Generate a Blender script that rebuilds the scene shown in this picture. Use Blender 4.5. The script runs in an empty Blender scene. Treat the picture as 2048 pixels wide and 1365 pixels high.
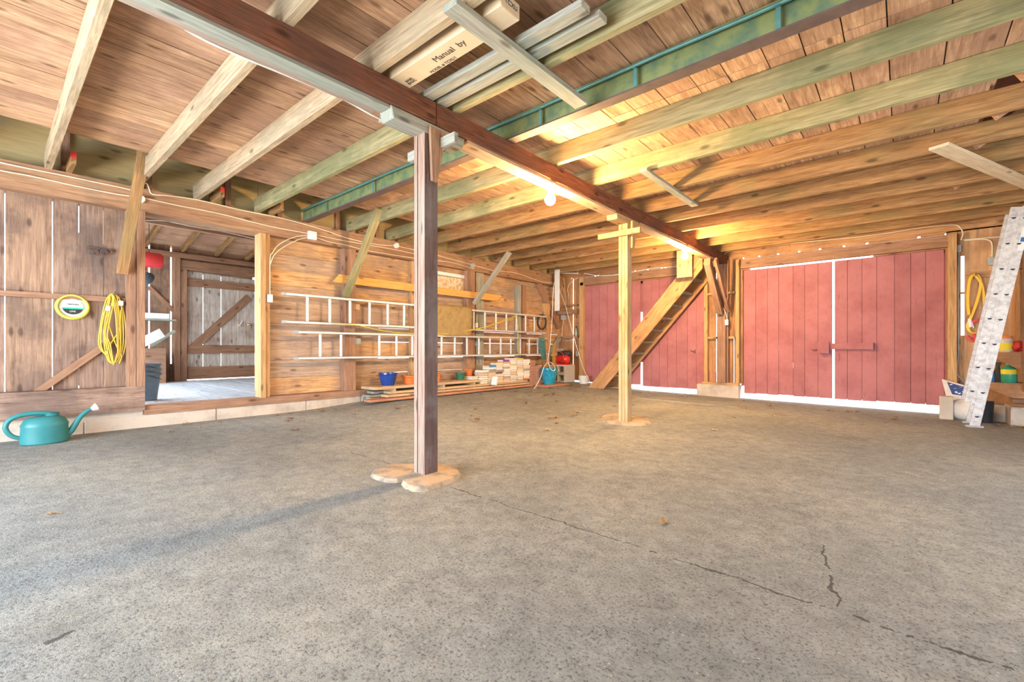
import bpy, math, random
from mathutils import Vector, Matrix

random.seed(11)
R = math.radians
# ------------------------------------------------------------------ camera
FPX, HORIZ, CAMH, YAW = 907.0, 697.0, 0.84, R(40.8)
CS, SN = math.cos(YAW), math.sin(YAW)
sc = bpy.context.scene
cam_data = bpy.data.cameras.new('camera')
cam_data.sensor_width = 36.0
cam_data.lens = FPX / 2048 * 36.0
cam_data.shift_y = (HORIZ - 682.5) / 2048
cam_data.clip_start = 0.02
cam = bpy.data.objects.new('camera', cam_data)
cam.location = (0, 0, CAMH)
cam.rotation_euler = (R(90), 0, YAW)
sc.collection.objects.link(cam)
sc.camera = cam

# ------------------------------------------------------------------ world, sun, exposure
world = bpy.data.worlds.new('daylight')
sc.world = world
world.use_nodes = True
wn = world.node_tree.nodes
wbg = wn['Background']
wbg.inputs['Color'].default_value = (0.74, 0.86, 1.0, 1)
wbg.inputs['Strength'].default_value = 5.0
sun_data = bpy.data.lights.new('sun', 'SUN')
sun_data.energy = 14.0
sun_data.angle = R(0.6)
sun_data.color = (1.0, 0.94, 0.84)
sun = bpy.data.objects.new('sun', sun_data)
sun.rotation_euler = Vector((-0.75, -0.72, -1.15)).to_track_quat('-Z', 'Y').to_euler()
sun.location = (3, 16, 8)
sc.collection.objects.link(sun)
def daylight(name, loc, direction, sx, sy, power, col):
    """soft skylight that comes in through one of the barn's big open doorways"""
    l = bpy.data.lights.new(name, 'AREA')
    l.shape = 'RECTANGLE'; l.size = sx; l.size_y = sy
    l.energy = power; l.color = col
    o = bpy.data.objects.new(name, l)
    o.location = loc
    o.rotation_euler = Vector(direction).to_track_quat('-Z', 'Z').to_euler()
    sc.collection.objects.link(o)
    return o
daylight('skylight_front_doorway', (-3.6, -2.72, 1.25), (-0.1, 1, -0.25), 4.6, 1.9, 300, (0.44, 0.69, 1.0))
daylight('yard_bounce_front_doorway', (-3.6, -2.68, 0.30), (-0.15, 1, 0.8), 4.6, 0.7, 240, (1.0, 0.95, 0.86))
daylight('skylight_side_doorway', (3.02, 3.4, 1.1), (-1, 0, 0.0), 3.6, 2.0, 60, (0.60, 0.79, 1.0))
daylight('skylight_lean_to_doorway', (-8.3, 1.22, 1.35), (0, 1, 0.0), 3.2, 2.0, 48, (0.70, 0.85, 1.0))
sc.view_settings.view_transform = 'Standard'
sc.view_settings.look = 'None'
sc.view_settings.gamma = 1
sc.view_settings.use_curve_mapping = False
sc.view_settings.exposure = 0.42
BULB = 2000.0

# ------------------------------------------------------------------ geometry helpers
def at(px, py, X=None, Y=None, Z=None):
    """the place on a wall, floor or ceiling plane, measured from the survey photograph"""
    a = (px - 1024) / FPX
    dx, dy, dz = a * CS - SN, a * SN + CS, (HORIZ - py) / FPX
    if X is not None: t = X / dx
    elif Y is not None: t = Y / dy
    else: t = (Z - CAMH) / dz
    return Vector((dx * t, dy * t, CAMH + dz * t))

def smooth(a, b, x):
    t = max(0, min(1, (x - a) / (b - a)))
    return t * t * (3 - 2 * t)

def fz(x, y):
    w = smooth(3.9, 5.4, -x)
    return -0.014 * (x + 6.18) * (1 - 0.0 * w) + 0.07 * smooth(2.6, 4.2, y) * w

def onfloor(px, py):
    p = at(px, py, Z=0)
    for _ in range(6):
        p = at(px, py, Z=fz(p.x, p.y))
    return p

class MB:
    """collects shapes, then links them as one mesh; uv runs along the grain of each piece in metres"""
    def __init__(s):
        s.v, s.f, s.uv, s.mi, s.sm = [], [], [], [], []
    def add(s, vs, fs, g=None, m=0, smoothf=False, cap=None):
        o = len(s.v)
        s.v += [Vector(p) for p in vs]
        c = sum((Vector(p) for p in vs), Vector()) / len(vs)
        if g is None:
            mn = [min(p[i] for p in vs) for i in range(3)]; mx = [max(p[i] for p in vs) for i in range(3)]
            d = [mx[i] - mn[i] for i in range(3)]
            g = Vector((0, 0, 0)); g[d.index(max(d))] = 1
        g = Vector(g).normalized()
        off = Vector((random.uniform(0, 40), random.uniform(0, 40)))
        for f in fs:
            P = [Vector(vs[i]) for i in f]
            n = (P[1] - P[0]).cross(P[2] - P[0])
            if len(P) > 3: n += (P[2] - P[0]).cross(P[3] - P[0])
            if n.length < 1e-12: n = Vector((0, 0, 1))
            n.normalize()
            t = n.cross(g)
            if t.length < 0.3:
                u, w = n.orthogonal().normalized(), None
                w = n.cross(u)
                s.uv.append([(q.dot(u) * 0.3 + off.x, q.dot(w) + off.y) for q in P])
            else:
                t.normalize()
                s.uv.append([(q.dot(g) + off.x, q.dot(t) + off.y + n.x * 3 + n.y * 7 + n.z * 11) for q in P])
            s.f.append([i + o for i in f]); s.mi.append(m); s.sm.append(smoothf)
        return s
    def box(s, x0, x1, y0, y1, z0, z1, g=None, m=0):
        vs = [(x, y, z) for x in (x0, x1) for y in (y0, y1) for z in (z0, z1)]
        fs = [(0, 1, 3, 2), (4, 6, 7, 5), (0, 4, 5, 1), (2, 3, 7, 6), (0, 2, 6, 4), (1, 5, 7, 3)]
        return s.add(vs, fs, g, m)
    def bar(s, p0, p1, w, h, up=(0, 0, 1), m=0, c0=0.0, c1=0.0):
        """a squared timber from p0 to p1, w across, h along up; c0, c1 slant the two ends"""
        p0, p1 = Vector(p0), Vector(p1)
        d = (p1 - p0).normalized()
        up = Vector(up); up = (up - d * up.dot(d)).normalized()
        sd = d.cross(up)
        vs = []
        for p, c in ((p0, c0), (p1, c1)):
            for a, b in ((-1, -1), (1, -1), (1, 1), (-1, 1)):
                vs.append(p + sd * (a * w / 2) + up * (b * h / 2) + d * (b * c))
        fs = [(0, 1, 2, 3), (7, 6, 5, 4), (0, 4, 5, 1), (1, 5, 6, 2), (2, 6, 7, 3), (3, 7, 4, 0)]
        return s.add(vs, fs, d, m)
    def prism(s, poly, ext, g=None, m=0):
        """poly: list of 3D points in a plane, ext: extrusion vector"""
        n = len(poly); ext = Vector(ext)
        vs = [Vector(p) for p in poly] + [Vector(p) + ext for p in poly]
        fs = [tuple(range(n - 1, -1, -1)), tuple(range(n, 2 * n))]
        for i in range(n):
            j = (i + 1) % n
            fs.append((i, j, n + j, n + i))
        return s.add(vs, fs, g, m)
    def tube(s, pts, r, n=7, closed=False, m=0, r1=None):
        pts = [Vector(p) for p in pts]
        vs, fs = [], []
        N = len(pts)
        prev = None
        for i, p in enumerate(pts):
            if closed: d = pts[(i + 1) % N] - pts[i - 1]
            else: d = pts[min(i + 1, N - 1)] - pts[max(i - 1, 0)]
            if d.length < 1e-9: d = Vector((0, 0, 1))
            d.normalize()
            if prev is None: u = d.orthogonal().normalized()
            else:
                u = prev - d * prev.dot(d)
                u = u.normalized() if u.length > 1e-6 else d.orthogonal().normalized()
            prev = u
            w = d.cross(u)
            rr = r if r1 is None else r + (r1 - r) * i / (N - 1)
            for k in range(n):
                t = 2 * math.pi * k / n
                vs.append(p + (u * math.cos(t) + w * math.sin(t)) * rr)
        for i in range(N if closed else N - 1):
            a, b = i * n, ((i + 1) % N) * n
            for k in range(n):
                l = (k + 1) % n
                fs.append((a + k, a + l, b + l, b + k))
        if not closed:
            fs.append(tuple(range(n - 1, -1, -1)))
            fs.append(tuple((N - 1) * n + k for k in range(n)))
        return s.add(vs, fs, (pts[-1] - pts[0]) if (pts[-1] - pts[0]).length > 1e-6 else (0, 0, 1), m, True)
    def lathe(s, prof, c, axis=(0, 0, 1), n=24, m=0, sx=1, sy=1):
        """prof: list of (radius, height) from bottom to top about the axis through c"""
        ax = Vector(axis).normalized()
        u = Vector((1, 0, 0)) if abs(ax.z) > 0.9 else ax.orthogonal().normalized()
        w = ax.cross(u); c = Vector(c)
        vs, fs = [], []
        for r, h in prof:
            for k in range(n):
                t = 2 * math.pi * k / n
                vs.append(c + ax * h + u * (r * sx * math.cos(t)) + w * (r * sy * math.sin(t)))
        for i in range(len(prof) - 1):
            for k in range(n):
                l = (k + 1) % n
                fs.append((i * n + k, i * n + l, (i + 1) * n + l, (i + 1) * n + k))
        fs.append(tuple(range(n - 1, -1, -1)))
        fs.append(tuple((len(prof) - 1) * n + k for k in range(n)))
        return s.add(vs, fs, ax, m, True)
    def build(s, name, mat, parent=None, origin=None, bevel=0.0):
        if parent is not None: origin = worldloc(parent)
        if origin is None:
            mn = [min(p[i] for p in s.v) for i in range(3)]; mx = [max(p[i] for p in s.v) for i in range(3)]
            origin = Vector(((mn[0] + mx[0]) / 2, (mn[1] + mx[1]) / 2, mn[2]))
        origin = Vector(origin)
        me = bpy.data.meshes.new(name)
        me.from_pydata([p - origin for p in s.v], [], s.f)
        uvl = me.uv_layers.new(name='grain')
        k = 0
        for poly, uvs in zip(me.polygons, s.uv):
            for t in uvs:
                uvl.data[k].uv = t; k += 1
        mats = mat if isinstance(mat, (list, tuple)) else [mat]
        for q in mats: me.materials.append(q)
        for poly, mi, sm in zip(me.polygons, s.mi, s.sm):
            poly.material_index = min(mi, len(mats) - 1); poly.use_smooth = sm
        me.update()
        if any(s.sm): me.set_sharp_from_angle(angle=R(40))
        o = bpy.data.objects.new(name, me)
        sc.collection.objects.link(o)
        if parent is not None: o.parent = parent
        else: o.location = origin
        if bevel:
            b = o.modifiers.new('edge', 'BEVEL'); b.width = bevel; b.segments = 1; b.limit_method = 'ANGLE'
        return o

def worldloc(o):
    l = Vector(o.location)
    while o.parent: o = o.parent; l += Vector(o.location)
    return l

def tag(o, label=None, cat=None, group=None, kind=None):
    if label: o['label'] = label
    if cat: o['category'] = cat
    if group: o['group'] = group
    if kind: o['kind'] = kind
    return o
def thing(name, loc, label, cat, group=None):
    o = bpy.data.objects.new(name, None)
    o.empty_display_size = 0.1
    o.location = Vector(loc)
    sc.collection.objects.link(o)
    return tag(o, label, cat, group)
def struct(mb, name, mat, label=None, **k):
    o = mb.build(name, mat, **k)
    o['kind'] = 'structure'
    if label: o['label'] = label
    o['category'] = name.split('_')[0]
    return o
def spline(pts, n=8, closed=False):
    pts = [Vector(p) for p in pts]; N = len(pts); out = []
    for i in range(N if closed else N - 1):
        if closed: a, b, c, d = pts[i - 1], pts[i], pts[(i + 1) % N], pts[(i + 2) % N]
        else: a, b, c, d = pts[max(i - 1, 0)], pts[i], pts[i + 1], pts[min(i + 2, N - 1)]
        for k in range(n):
            t = k / n
            out.append(0.5 * (2 * b + (c - a) * t + (2 * a - 5 * b + 4 * c - d) * t * t + (3 * b - a - 3 * c + d) * t ** 3))
    if not closed: out.append(pts[-1])
    return out

# ------------------------------------------------------------------ materials
def nt(name, rough=0.8, metal=0.0, color=None, spec=0.3):
    m = bpy.data.materials.new(name); m.use_nodes = True
    n, l = m.node_tree.nodes, m.node_tree.links
    b = n['Principled BSDF']
    b.inputs['Roughness'].default_value = rough
    b.inputs['Metallic'].default_value = metal
    b.inputs['Specular IOR Level'].default_value = spec
    if color: b.inputs['Base Color'].default_value = (*color, 1)
    return m, n, l, b
def ramp(n, stops, interp='LINEAR'):
    r = n.new('ShaderNodeValToRGB'); r.color_ramp.interpolation = interp
    e = r.color_ramp.elements
    while len(e) < len(stops): e.new(0.5)
    for q, (p, c) in zip(e, stops):
        q.position = p; q.color = (*c, 1) if len(c) == 3 else c
    return r
def mixc(n, l, fac, a, b, mode='MIX'):
    x = n.new('ShaderNodeMix'); x.data_type = 'RGBA'; x.blend_type = mode; x.clamp_result = False
    for s, v in ((x.inputs[0], fac), (x.inputs[6], a), (x.inputs[7], b)):
        if isinstance(v, (int, float)): s.default_value = v
        elif isinstance(v, tuple): s.default_value = (*v, 1)
        else: l.new(v, s)
    return x.outputs[2]
def math_(n, l, op, a, b=None, c=None):
    x = n.new('ShaderNodeMath'); x.operation = op
    for s, v in zip(x.inputs, (a, b, c)):
        if v is None: continue
        if isinstance(v, (int, float)): s.default_value = v
        else: l.new(v, s)
    return x.outputs[0]
def noise(n, l, vec, scale, detail=4, rough=0.55, dist=0.0):
    x = n.new('ShaderNodeTexNoise'); x.inputs['Scale'].default_value = scale
    x.inputs['Detail'].default_value = detail; x.inputs['Roughness'].default_value = rough
    x.inputs['Distortion'].default_value = dist
    if vec is not None: l.new(vec, x.inputs['Vector'])
    return x.outputs['Fac']

def wood(name, a, b, stain=None, stain_amt=0.5, dirt=0.5, var=0.35, alt=None, rough=0.85, bump=0.35, grain=1.0, stain_scale=1.3):
    """sawn timber: a dark grain colour, b light grain colour, alt a second board colour picked per board,
    stain a weathering or mould colour in patches"""
    m, n, l, bs = nt(name, rough)
    tc = n.new('ShaderNodeUVMap'); tc.uv_map = 'grain'
    geo = n.new('ShaderNodeNewGeometry')
    mp = n.new('ShaderNodeMapping'); mp.inputs['Scale'].default_value = (1.1, 16, 1); l.new(tc.outputs[0], mp.inputs[0])
    g1 = noise(n, l, mp.outputs[0], 2.2 * grain, 6, 0.62, 0.9)
    mp2 = n.new('ShaderNodeMapping'); mp2.inputs['Scale'].default_value = (3.0, 75, 1); l.new(tc.outputs[0], mp2.inputs[0])
    g2 = noise(n, l, mp2.outputs[0], 2.0, 3, 0.6, 0.2)
    gg = math_(n, l, 'ADD', math_(n, l, 'MULTIPLY', g1, 0.64), math_(n, l, 'MULTIPLY', g2, 0.36))
    r = ramp(n, [(0.34, a), (0.62, b)]); l.new(gg, r.inputs[0])
    col = r.outputs[0]
    rnd = geo.outputs['Random Per Island']
    if alt:
        r2 = ramp(n, [(0.34, alt[0]), (0.62, alt[1])]); l.new(gg, r2.inputs[0])
        rr = ramp(n, [(0.35, (0, 0, 0)), (0.75, (1, 1, 1))]); l.new(math_(n, l, 'FRACT', math_(n, l, 'MULTIPLY', rnd, 7.31)), rr.inputs[0])
        col = mixc(n, l, rr.outputs[0], col, r2.outputs[0])
    # stains and mould in loose patches
    if stain:
        s1 = noise(n, l, geo.outputs['Position'], stain_scale, 5, 0.65)
        rs = ramp(n, [(0.47, (0, 0, 0)), (0.60, (1, 1, 1))]); l.new(s1, rs.inputs[0])
        col = mixc(n, l, math_(n, l, 'MULTIPLY', rs.outputs[0], stain_amt), col, stain)
    mp3 = n.new('ShaderNodeMapping'); mp3.inputs['Scale'].default_value = (0.7, 5, 1); l.new(tc.outputs[0], mp3.inputs[0])
    d1 = noise(n, l, mp3.outputs[0], 1.9, 6, 0.7, 0.5)
    rd = ramp(n, [(0.28, (0.38, 0.33, 0.30)), (0.47, (1, 1, 1))]); l.new(d1, rd.inputs[0])
    col = mixc(n, l, dirt, col, mixc(n, l, 1.0, col, rd.outputs[0], 'MULTIPLY'))
    # knots
    mpk = n.new('ShaderNodeMapping'); mpk.inputs['Scale'].default_value = (1.9, 5.2, 1); l.new(tc.outputs[0], mpk.inputs[0])
    vo = n.new('ShaderNodeTexVoronoi'); vo.voronoi_dimensions = '2D'; vo.inputs['Scale'].default_value = 1.0; l.new(mpk.outputs[0], vo.inputs['Vector'])
    vc = n.new('ShaderNodeSeparateColor'); l.new(vo.outputs['Color'], vc.inputs[0])
    kr = ramp(n, [(0.045, (1, 1, 1)), (0.115, (0, 0, 0))]); l.new(vo.outputs['Distance'], kr.inputs[0])
    kf = math_(n, l, 'MULTIPLY', kr.outputs[0], math_(n, l, 'GREATER_THAN', vc.outputs[0], 0.45))
    col = mixc(n, l, math_(n, l, 'MULTIPLY', kf, 0.72), col, tuple(x * 0.35 for x in a))
    # brightness per board
    vv = math_(n, l, 'ADD', math_(n, l, 'MULTIPLY', rnd, var), 1 - var / 2)
    hs = n.new('ShaderNodeHueSaturation'); l.new(vv, hs.inputs['Value']); l.new(col, hs.inputs['Color'])
    l.new(hs.outputs[0], bs.inputs['Base Color'])
    bp = n.new('ShaderNodeBump'); bp.inputs['Strength'].default_value = bump; bp.inputs['Distance'].default_value = 0.004
    l.new(gg, bp.inputs['Height']); l.new(bp.outputs[0], bs.inputs['Normal'])
    return m

def plain(name, c, rough=0.6, metal=0.0, vary=0.12, scale=14, dark=None, spec=0.4, bump=0.0):
    m, n, l, bs = nt(name, rough, metal, spec=spec)
    tc = n.new('ShaderNodeTexCoord')
    f = noise(n, l, tc.outputs['Object'], scale, 5, 0.6)
    d = dark or tuple(x * (1 - 2.2 * vary) for x in c)
    r = ramp(n, [(0.32, d), (0.58, c)]); l.new(f, r.inputs[0])
    l.new(r.outputs[0], bs.inputs['Base Color'])
    if bump:
        bp = n.new('ShaderNodeBump'); bp.inputs['Strength'].default_value = bump; bp.inputs['Distance'].default_value = 0.01
        l.new(f, bp.inputs['Height']); l.new(bp.outputs[0], bs.inputs['Normal'])
    return m
def emit(name, c, s):
    m = bpy.data.materials.new(name); m.use_nodes = True
    n, l = m.node_tree.nodes, m.node_tree.links
    n.remove(n['Principled BSDF'])
    e = n.new('ShaderNodeEmission'); e.inputs[0].default_value = (*c, 1); e.inputs[1].default_value = s
    l.new(e.outputs[0], n['Material Output'].inputs[0])
    return m

W_CEIL = wood('ceiling boards', (0.34, 0.17, 0.085), (0.74, 0.47, 0.28), stain=(0.28, 0.14, 0.09), stain_amt=0.5, dirt=0.85, var=0.28,
              alt=((0.33, 0.18, 0.11), (0.64, 0.39, 0.24)))
W_JOIST = wood('sawn joist', (0.16, 0.07, 0.025), (0.42, 0.235, 0.098), stain=(0.20, 0.16, 0.065), stain_amt=0.45, dirt=0.6, var=0.25)
W_JOISTP = wood('pale sawn joist', (0.26, 0.17, 0.095), (0.55, 0.41, 0.255), stain=(0.30, 0.25, 0.16), stain_amt=0.5, dirt=0.5, var=0.2)
W_JOISTG = wood('mouldy joist', (0.19, 0.16, 0.07), (0.42, 0.35, 0.18), stain=(0.14, 0.16, 0.07), stain_amt=0.55, dirt=0.5, var=0.2)
W_BEAM = wood('old red brown beam', (0.075, 0.026, 0.014), (0.27, 0.10, 0.048), stain=(0.10, 0.06, 0.045), stain_amt=0.5, dirt=0.8, var=0.1, grain=1.3)
W_BEAMU = wood('pale plank under beam', (0.42, 0.24, 0.13), (0.70, 0.48, 0.30), stain=(0.30, 0.24, 0.18), stain_amt=0.5, dirt=0.5, var=0.1)
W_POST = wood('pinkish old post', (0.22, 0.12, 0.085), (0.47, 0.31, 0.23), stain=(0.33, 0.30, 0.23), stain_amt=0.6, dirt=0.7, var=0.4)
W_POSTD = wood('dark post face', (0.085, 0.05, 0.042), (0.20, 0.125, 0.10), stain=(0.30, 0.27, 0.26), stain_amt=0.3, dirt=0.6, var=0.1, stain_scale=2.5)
W_POSTY = wood('yellow post', (0.34, 0.19, 0.075), (0.62, 0.41, 0.19), stain=(0.62, 0.47, 0.30), stain_amt=0.4, dirt=0.3, var=0.12)
W_FRAME = wood('brown wall framing', (0.22, 0.105, 0.06), (0.45, 0.26, 0.155), stain=(0.22, 0.12, 0.08), stain_amt=0.4, dirt=0.5, var=0.2)
W_PLATE = wood('wall plate', (0.23, 0.115, 0.06), (0.47, 0.275, 0.155), stain=(0.26, 0.13, 0.08), stain_amt=0.4, dirt=0.5, var=0.1)
W_SIDE = wood('vertical side boards', (0.17, 0.095, 0.065), (0.42, 0.28, 0.20), stain=(0.13, 0.085, 0.07), stain_amt=0.6, dirt=0.85, var=0.22,
              alt=((0.22, 0.13, 0.08), (0.47, 0.29, 0.18)), stain_scale=1.8)
W_HORZ = wood('horizontal wall boards', (0.38, 0.19, 0.075), (0.78, 0.48, 0.23), stain=(0.34, 0.22, 0.15), stain_amt=0.6, dirt=0.8, var=0.2,
              alt=((0.30, 0.19, 0.13), (0.56, 0.41, 0.29)))
W_BACKB = wood('back wall boards', (0.30, 0.145, 0.06), (0.58, 0.32, 0.15), stain=(0.20, 0.10, 0.06), stain_amt=0.5, dirt=0.7, var=0.3)
W_STUD = wood('yellow stud', (0.36, 0.19, 0.075), (0.64, 0.39, 0.18), dirt=0.3, var=0.15)
W_STAIR = wood('stair timber', (0.33, 0.155, 0.06), (0.62, 0.35, 0.16), stain=(0.28, 0.15, 0.08), stain_amt=0.4, dirt=0.5, var=0.15)
W_GREY = wood('weathered grey timber', (0.21, 0.20, 0.16), (0.44, 0.41, 0.33), stain=(0.25, 0.31, 0.24), stain_amt=0.4, dirt=0.4, var=0.15)
W_ORANGE = wood('orange stained plank', (0.62, 0.30, 0.07), (0.82, 0.46, 0.14), dirt=0.1, var=0.05, bump=0.1)
W_DARK = wood('dark upper boards', (0.10, 0.04, 0.025), (0.25, 0.10, 0.06), dirt=0.6, var=0.4)
W_TAN = wood('tan panel', (0.44, 0.31, 0.13), (0.56, 0.42, 0.20), dirt=0.2, var=0.1, bump=0.1)
W_WHITEFL = wood('pale bleached floor boards', (0.30, 0.30, 0.31), (0.52, 0.53, 0.55), dirt=0.3, var=0.15)
W_RUST = wood('reddish lumber', (0.36, 0.14, 0.075), (0.60, 0.30, 0.17), dirt=0.4, var=0.15)
W_LUMB = wood('tan lumber', (0.46, 0.30, 0.16), (0.68, 0.48, 0.28), stain=(0.32, 0.27, 0.22), stain_amt=0.5, dirt=0.4, var=0.2)
W_PALE = wood('pale plank', (0.52, 0.40, 0.26), (0.74, 0.60, 0.42), dirt=0.3, var=0.1)
W_PLY = wood('plywood', (0.46, 0.24, 0.11), (0.68, 0.40, 0.20), stain=(0.30, 0.15, 0.08), stain_amt=0.6, dirt=0.3, var=0.15, grain=0.5)

# red painted boards
def red_paint():
    m, n, l, bs = nt('faded red paint', 0.75)
    geo = n.new('ShaderNodeNewGeometry')
    f = noise(n, l, geo.outputs['Position'], 3.0, 6, 0.65)
    r = ramp(n, [(0.33, (0.36, 0.125, 0.125)), (0.60, (0.45, 0.175, 0.175))]); l.new(f, r.inputs[0])
    tc = n.new('ShaderNodeUVMap'); tc.uv_map = 'grain'
    mp = n.new('ShaderNodeMapping'); mp.inputs['Scale'].default_value = (1.5, 14, 1); l.new(tc.outputs[0], mp.inputs[0])
    w = noise(n, l, mp.outputs[0], 2.4, 5, 0.7, 0.8)
    rw = ramp(n, [(0.27, (0.55, 0.42, 0.40)), (0.40, (1, 1, 1))]); l.new(w, rw.inputs[0])
    col = mixc(n, l, 0.8, r.outputs[0], rw.outputs[0], 'MULTIPLY')
    v = math_(n, l, 'ADD', math_(n, l, 'MULTIPLY', geo.outputs['Random Per Island'], 0.12), 0.94)
    hs = n.new('ShaderNodeHueSaturation'); l.new(v, hs.inputs['Value']); l.new(col, hs.inputs['Color'])
    l.new(hs.outputs[0], bs.inputs['Base Color'])
    bp = n.new('ShaderNodeBump'); bp.inputs['Strength'].default_value = 0.25; bp.inputs['Distance'].default_value = 0.004
    l.new(w, bp.inputs['Height']); l.new(bp.outputs[0], bs.inputs['Normal'])
    return m
M_RED = red_paint()

def asphalt():
    m, n, l, bs = nt('worn asphalt', 0.93, spec=0.15)
    geo = n.new('ShaderNodeNewGeometry'); P = geo.outputs['Position']
    big = noise(n, l, P, 0.55, 5, 0.6)
    r0 = ramp(n, [(0.32, (0.275, 0.28, 0.26)), (0.52, (0.375, 0.372, 0.33)), (0.68, (0.46, 0.445, 0.37))]); l.new(big, r0.inputs[0])
    mid = noise(n, l, P, 11, 6, 0.75)
    r1 = ramp(n, [(0.3, (0.66, 0.66, 0.66)), (0.62, (1.12, 1.12, 1.12))]); l.new(mid, r1.inputs[0])
    col = mixc(n, l, 0.85, r0.outputs[0], r1.outputs[0], 'MULTIPLY')
    fine = noise(n, l, P, 95, 4, 0.8)
    r2 = ramp(n, [(0.36, (0.24, 0.25, 0.27)), (0.48, (1, 1, 1)), (0.63, (1.05, 1.05, 1.05)), (0.75, (1.7, 1.65, 1.55))]); l.new(fine, r2.inputs[0])
    col = mixc(n, l, 0.85, col, r2.outputs[0], 'MULTIPLY')
    # oily dark stains
    st = noise(n, l, P, 1.15, 3, 0.5)
    rs = ramp(n, [(0.64, (0, 0, 0)), (0.72, (1, 1, 1))]); l.new(st, rs.inputs[0])
    col = mixc(n, l, math_(n, l, 'MULTIPLY', rs.outputs[0], 0.35), col, (0.15, 0.135, 0.12))
    vo = n.new('ShaderNodeTexVoronoi'); vo.inputs['Scale'].default_value = 34; l.new(P, vo.inputs['Vector'])
    sp = n.new('ShaderNodeSeparateColor'); l.new(vo.outputs['Color'], sp.inputs[0])
    ch = math_(n, l, 'MULTIPLY', math_(n, l, 'LESS_THAN', vo.outputs['Distance'], 0.13), math_(n, l, 'GREATER_THAN', sp.outputs[0], 0.80))
    col = mixc(n, l, math_(n, l, 'MULTIPLY', ch, 0.7), col, (0.62, 0.58, 0.50))
    h = math_(n, l, 'ADD', math_(n, l, 'MULTIPLY', fine, 1.0), math_(n, l, 'MULTIPLY', mid, 0.8))
    # long cracks
    s = n.new('ShaderNodeSeparateXYZ'); l.new(P, s.inputs[0])
    wob = math_(n, l, 'MULTIPLY', math_(n, l, 'SUBTRACT', noise(n, l, P, 5, 5, 0.7), 0.5), 0.11)
    crk = None
    for (ax, ay), (bx, by), wd in [((900, 975), (1400, 1135), 0.004), ((1380, 1128), (2040, 1345), 0.006), ((1652, 1092), (1662, 1190), 0.005),
                                   ((1662, 1190), (1680, 1235), 0.0035), ((700, 905), (820, 940), 0.003), ((90, 1290), (150, 1262), 0.010)]:
        A, B = onfloor(ax, ay), onfloor(bx, by)
        d = (B - A); d.z = 0; L = d.length; d.normalize()
        al = math_(n, l, 'ADD', math_(n, l, 'MULTIPLY', s.outputs[0], d.x), math_(n, l, 'ADD', math_(n, l, 'MULTIPLY', s.outputs[1], d.y), -(A.x * d.x + A.y * d.y)))
        ac = math_(n, l, 'ADD', math_(n, l, 'MULTIPLY', s.outputs[0], -d.y), math_(n, l, 'ADD', math_(n, l, 'MULTIPLY', s.outputs[1], d.x), -(-A.x * d.y + A.y * d.x)))
        on = math_(n, l, 'LESS_THAN', math_(n, l, 'ABSOLUTE', math_(n, l, 'ADD', ac, wob)), wd)
        on = math_(n, l, 'MULTIPLY', on, math_(n, l, 'MULTIPLY', math_(n, l, 'GREATER_THAN', al, 0), math_(n, l, 'LESS_THAN', al, L)))
        crk = on if crk is None else math_(n, l, 'MAXIMUM', crk, on)
    brk = math_(n, l, 'GREATER_THAN', noise(n, l, P, 9, 3), 0.42)
    crk = math_(n, l, 'MULTIPLY', crk, brk)
    col = mixc(n, l, math_(n, l, 'MULTIPLY', crk, 0.8), col, (0.07, 0.065, 0.055))
    l.new(col, bs.inputs['Base Color'])
    bp = n.new('ShaderNodeBump'); bp.inputs['Strength'].default_value = 0.9; bp.inputs['Distance'].default_value = 0.012
    l.new(h, bp.inputs['Height']); l.new(bp.outputs[0], bs.inputs['Normal'])
    return m
M_FLOOR = asphalt()
M_CONC = plain('dusty concrete', (0.62, 0.52, 0.41), 0.9, vary=0.14, scale=5, bump=0.5)
M_BLOCK = plain('cinder block', (0.56, 0.52, 0.44), 0.95, vary=0.10, scale=40, bump=0.6)
M_STONE = plain('stained concrete pad', (0.50, 0.37, 0.24), 0.95, vary=0.22, scale=9, dark=(0.20, 0.19, 0.17), bump=1.0)
M_BRICK = plain('old brick', (0.46, 0.25, 0.18), 0.9, vary=0.12, scale=20, bump=0.4)
M_GROUND = plain('gravel yard', (0.50, 0.47, 0.40), 0.95, vary=0.1, scale=3)
M_ALU = plain('aluminium', (0.80, 0.80, 0.78), 0.42, 0.35, vary=0.06, scale=9)
M_ALUD = plain('paint spattered aluminium', (0.66, 0.64, 0.61), 0.5, 0.35, vary=0.13, scale=22, dark=(0.46, 0.40, 0.38))
M_BLACK = plain('black plastic', (0.03, 0.03, 0.035), 0.5)
M_DGREY = plain('dark rubber', (0.06, 0.065, 0.07), 0.6)
M_STEEL = plain('painted green steel', (0.24, 0.27, 0.10), 0.6, 0.1, vary=0.12, scale=9, dark=(0.10, 0.17, 0.11))
M_STEELD = plain('rusty dark steel', (0.15, 0.095, 0.075), 0.7, 0.1, scale=9)
M_TEAL = plain('teal conduit', (0.11, 0.27, 0.25), 0.5, 0.2, vary=0.1)
M_CAN = plain('teal plastic', (0.035, 0.20, 0.20), 0.42, vary=0.08, scale=6)
M_WHITE = plain('white plastic', (0.82, 0.81, 0.78), 0.5, vary=0.05)
M_WIRE = plain('cream cable sheath', (0.80, 0.70, 0.50), 0.5, vary=0.05)
M_WIREW = plain('white cable sheath', (0.80, 0.76, 0.68), 0.5, vary=0.05)
M_BOXG = plain('grey box plastic', (0.42, 0.44, 0.43), 0.5, vary=0.08)
M_YEL = plain('yellow cord', (0.86, 0.56, 0.06), 0.45, vary=0.06)
M_YELR = plain('yellow rope', (0.82, 0.66, 0.04), 0.6, vary=0.08)
M_GROPE = plain('green rope', (0.10, 0.26, 0.24), 0.8, vary=0.2, scale=50)
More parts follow.
